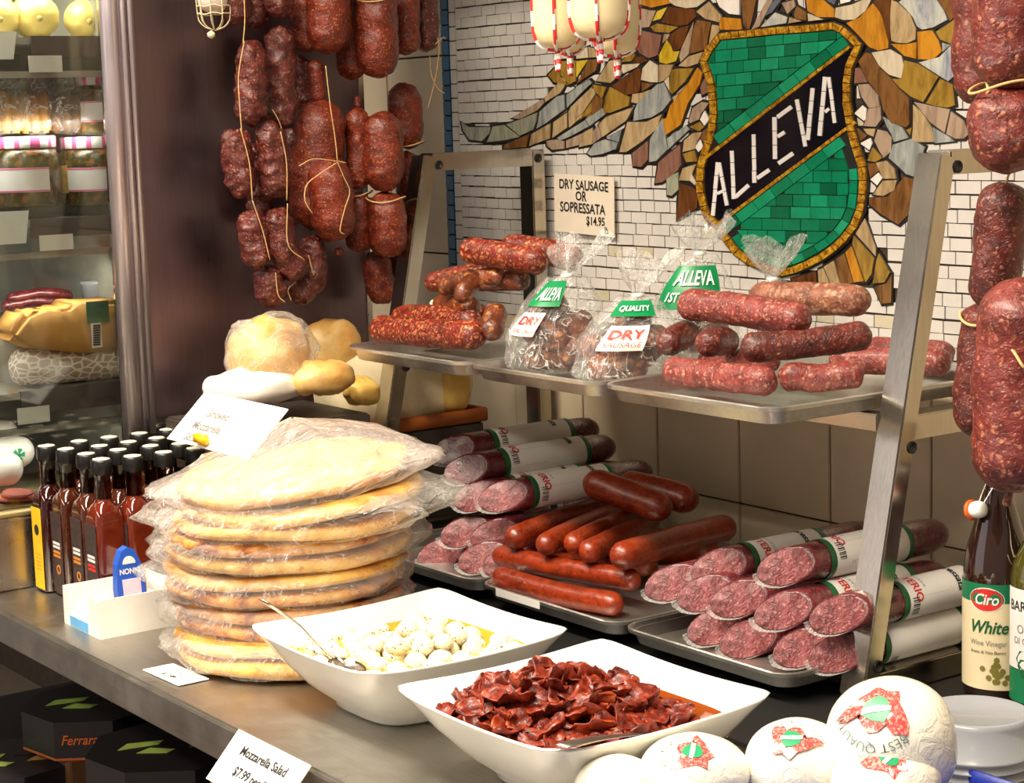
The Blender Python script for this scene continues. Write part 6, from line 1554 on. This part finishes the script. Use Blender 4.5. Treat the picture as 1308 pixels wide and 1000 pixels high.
# ------------------------------------------------------------------ inside the display case
XI = XC - .11
M['yellow_provola'] = plain('yellow_provolone', (232, 208, 118), .35, var=.06, scale=14)
M['jarfill'] = meat('pickled_vegetables', (44, 40, 14), (92, 82, 30), (150, 92, 34), 80, .33, .2, .3, 40, .5, .8)
def inz(y, X): return aX(60, y, X).z
for lab, x, r in (('yellow provolone cheese on the top case shelf, middle one', 44, 31), ('yellow provolone cheese on the top case shelf, next to the post', 108, 27), ('yellow provolone cheese on the top case shelf, at the left edge', -6, 30)):
    c = aX(x, 14, XI); R = rpx(c, r); c.z = ZSH[0] - .002 + R * .95
    t = thing('provolone', lab, 'cheese', (c.x, c.y, c.z - R)); v, f = ellipsoid((0, 0, 0), R, R, R * .95, 40, 24)
    ax_ = Vector((1, -.2, -.15)).normalized(); out = []
    for p in v:
        q = p.normalized(); dd = q.dot(ax_); e = (q - ax_ * dd); u = e.normalized() if e.length > 1e-4 else Vector((0, 0, 1)); a = math.atan2(u.z, u.y)
        out.append(c + p * (1 - .035 * max(0, math.cos(a * 8)) * (1 - dd * dd) ** .2 * (dd > 0) - .10 * math.exp(-((1 - dd) / .02))))
    obj('cheese', (out, f), M['yellow_provola'], t); k = c + ax_ * R * .92
    obj('tied_end', lumps(ellipsoid(k, .006, .005, .005, 12, 8), .001, 200), plain('tie', (180, 160, 96), .6), t)
M['pinklid'] = [M['paper'], M['pink_ink']]
def jar(label, x, ybase, ytop, r, X):
    c = aX(x, ybase, X); R = rpx(c, r); h = aX(x, ytop, X).z - c.z
    t = thing('jar', label, 'jar', c, 'jars of pickled vegetables in the case')
    obj('glass_body', lathe([(R * .9, 0), (R, .006), (R, h * .72), (R * .93, h * .80), (R * .86, h * .83)], c, 32), M['jarfill'], t)
    g = lathe([(R * .93, h * .83), (R * .95, h * .84), (R * .95, h * .99), (R * .90, h), (R * .3, h)], c, 40); k = []
    for i in range(len(g[1])): k.append(1 if (i % 40) % 3 == 0 and i < 120 else 0)
    obj('lid', (g[0], g[1], k), M['pinklid'], t)
    va = math.atan2(CAM.y - c.y, CAM.x - c.x); lb = obj('label', patchc(c, R + .0008, va - .9, va + .75, h * .22, h * .56), M['paper'], t)
    for z in (h * .225, h * .535): obj('label_border', patchc(c, R + .0014, va - .9, va + .75, z, z + h * .02), M['pink_ink'], lb)
    obj('label_picture', patchc(c, R + .0014, va - 1.25, va - .85, h * .2, h * .6), plain('fruit_print', (190, 150, 70), .5, var=.5, scale=90), lb)
jar('jar of pickled vegetables with a striped pink lid, left on the middle case shelf', 34, 264, 174, 44, XI)
jar('jar of pickled vegetables behind the post on the middle case shelf', 124, 262, 174, 44, XI)
jar('jar of pickled vegetables stacked on the lids beside the biscuit bags', 134, 172, 96, 40, XI)
jar('jar of pickled vegetables standing back between the two front jars', 84, 258, 178, 36, XI - .11)
M['biscotti'] = plain('biscotti', (186, 138, 78), .6, var=.2, scale=40)
for k, (x, lab) in enumerate(((8, 'bag of biscotti at the left edge on the jar lids'), (46, 'bag of biscotti in the middle on the jar lids'), (86, 'bag of dark biscotti beside the upper jar'))):
    c = aX(x, 172, XI + .01); t = thing('biscotti_bag', lab, 'bag', c, 'bags of biscotti in the case')
    for j in range(3):
        o = Vector((0, (j - 1) * .017, 0)); obj('biscotto', lumps(box(c + o + Vector((-.02, -.0075, .002)), c + o + Vector((.01, .0075, .062 + .006 * ((j + k) % 2))), .004), .0015, 60, j), M['biscotti'] if k < 2 else plain('dark_biscotti', (124, 88, 60), .6, var=.2), t)
    g = lumps(ellipsoid((0, 0, 0), .034, .030, .046, 28, 18, 2.8), .004, 40, k, .003); obj('bag_film', ([Vector(v) + c + Vector((-.005, 0, .046)) for v in g[0]],) + tuple(g[1:]), M['film'], t)
# orange paper packet on the lower shelf
X = XC - .07
pts = [(0, 428), (28, 392), (54, 408), (78, 386), (96, 386), (150, 380), (152, 448), (100, 449), (50, 446), (14, 440)]
pl = [aX(x, y, X) for x, y in pts]
t = thing('paper_packet', 'orange paper packet with barcode lying on the netted salami in the case', 'packet', pl[7])
g = prism(pl, Vector((.03, 0, 0)), Vector((-.06, 0, 0))); bm = bmesh.new(); vv = [bm.verts.new(v) for v in g[0]]
for f in g[1]: bm.faces.new([vv[i] for i in f])
bmesh.ops.bevel(bm, geom=bm.edges[:], offset=.012, segments=2, affect='EDGES'); bmesh.ops.triangulate(bm, faces=bm.faces[:]); bmesh.ops.subdivide_edges(bm, edges=bm.edges[:], cuts=1, use_grid_fill=True)
obj('paper', lumps(bmgeo(bm), .004, 30, 3), plain('kraft_orange_paper', (206, 150, 72), .6, var=.1, scale=20, bump=.3), t)
def flat(x0, y0, x1, y1, m, nm, dx=.036): a = aX(x0, y0, X); b_ = aX(x1, y1, X); obj(nm, box((X + dx, a.y, b_.z), (X + dx + .001, b_.y, a.z)), m, t, False)
flat(98, 384, 128, 409, M['green_ink'], 'dark_label'); flat(104, 411, 119, 441, M['paper'], 'barcode_label')
for i in range(9): flat(107, 413 + i * 3, 116, 414.6 + i * 3, M['ink'], 'barcode', .0372)
# netted salami
t_ = NT('netted_salami_white'); co = t_.coord((1, .6, 1)); e = t_.vor(co, 90, 'DISTANCE_TO_EDGE'); t_.col(t_.ramp(e, [(.06, S((236, 226, 206))), (.12, S((176, 146, 130)))])); t_.P(Roughness=.6); t_.bump(e, -.5, .003)
p0, p1 = aX(12, 470, X - .01), aX(175, 458, X - .01)
sausage('white netted salami lying on the lower case shelf under the orange packet', None, [p0, p1], rpx(p0, 25), t_.m, .002, 30, .9, .9, seg=24, name='netted_salami', cat='salami')
zt = aX(60, 384, X - .09)
for k, (x0, x1, y, lab) in enumerate(((8, 92, 378, 'upper strip of dark cured meat behind the orange packet'), (2, 84, 388, 'lower strip of dark cured meat behind the orange packet'))):
    sausage(lab, None, [aX(x0, y + 4, X - .085), aX((x0 + x1) / 2, y - 3, X - .085), aX(x1, y, X - .085)], .012, 'wrapdark', .002, 40, name='cured_meat', cat='meat', flat=.8)
c = aX(124, 372, X - .08); o = obj('plastic_tub', lathe([(.022, -.028), (.026, .012), (.028, .014), (.027, .018), (.005, .019)], c, 24), M['lid'], None); tag(o, 'small clear tub behind the orange packet in the case', 'tub')
o = obj('meat_support', box((XC - .33, aX(0, 400, X - .08).y, ZSH[2] - .001), (XC - .135, -.76, aX(60, 400, X - .085).z - .008), .004), plain('case_carton', (150, 140, 120), .6), None); tag(o, 'pale carton standing behind the netted salami in the case', 'box')
# white wrapped sausages and red slices low in the case
M['whitefilm'] = plain('printed_white_film', (214, 206, 196), .35, var=.12, scale=40, bump=.2)
ZB = CT + .129
for k, (x, y, lab) in enumerate(((2, 600, 'white-wrapped salami low in the case, front one'), (16, 578, 'white-wrapped salami low in the case with a green leaf print'), (-4, 556, 'white-wrapped salami low in the case, uppermost'))):
    c = aX(x, y, XC - .10 - .03 * k); t = sausage(lab, 'white-wrapped salami low in the case', [c + Vector((0, -.10, 0)), c, c + Vector((0, .035, -.004))], .026, M['whitefilm'], .002, 30, name='wrapped_salami', cat='salami')
    if k == 1:
        for a in range(5): d_ = Vector((0, math.cos(a * 1.25), math.sin(a * 1.25))); obj('leaf_print', prism([c + Vector((.0262, 0, 0)) + d_ * .010 + Vector((0, -d_.z, d_.y)) * .004, c + Vector((.0262, 0, 0)) + d_ * .010 - Vector((0, -d_.z, d_.y)) * .004, c + Vector((.027, 0, 0))], Vector((.0005, 0, 0)), Vector((.0012, 0, 0))), M['shieldgreen'], t, False)
for k, (x, y) in enumerate(((22, 630), (36, 636), (12, 638))):
    c = aX(x, y, XC - .035 - .02 * k); o = obj('ham_slice', lumps(ellipsoid((c.x, c.y, max(c.z, ZB + .005)), .03, .026, .006, 20, 10), .003, 50, k), plain('salmon_ham_%d' % k, (222, 120, 104), .4, var=.12), None)
    tag(o, ('pink ham slice on the case ledge, nearest the bottles', 'pink ham slice on the case ledge, front edge', 'pink ham slice on the case ledge, farthest left')[k], 'ham')
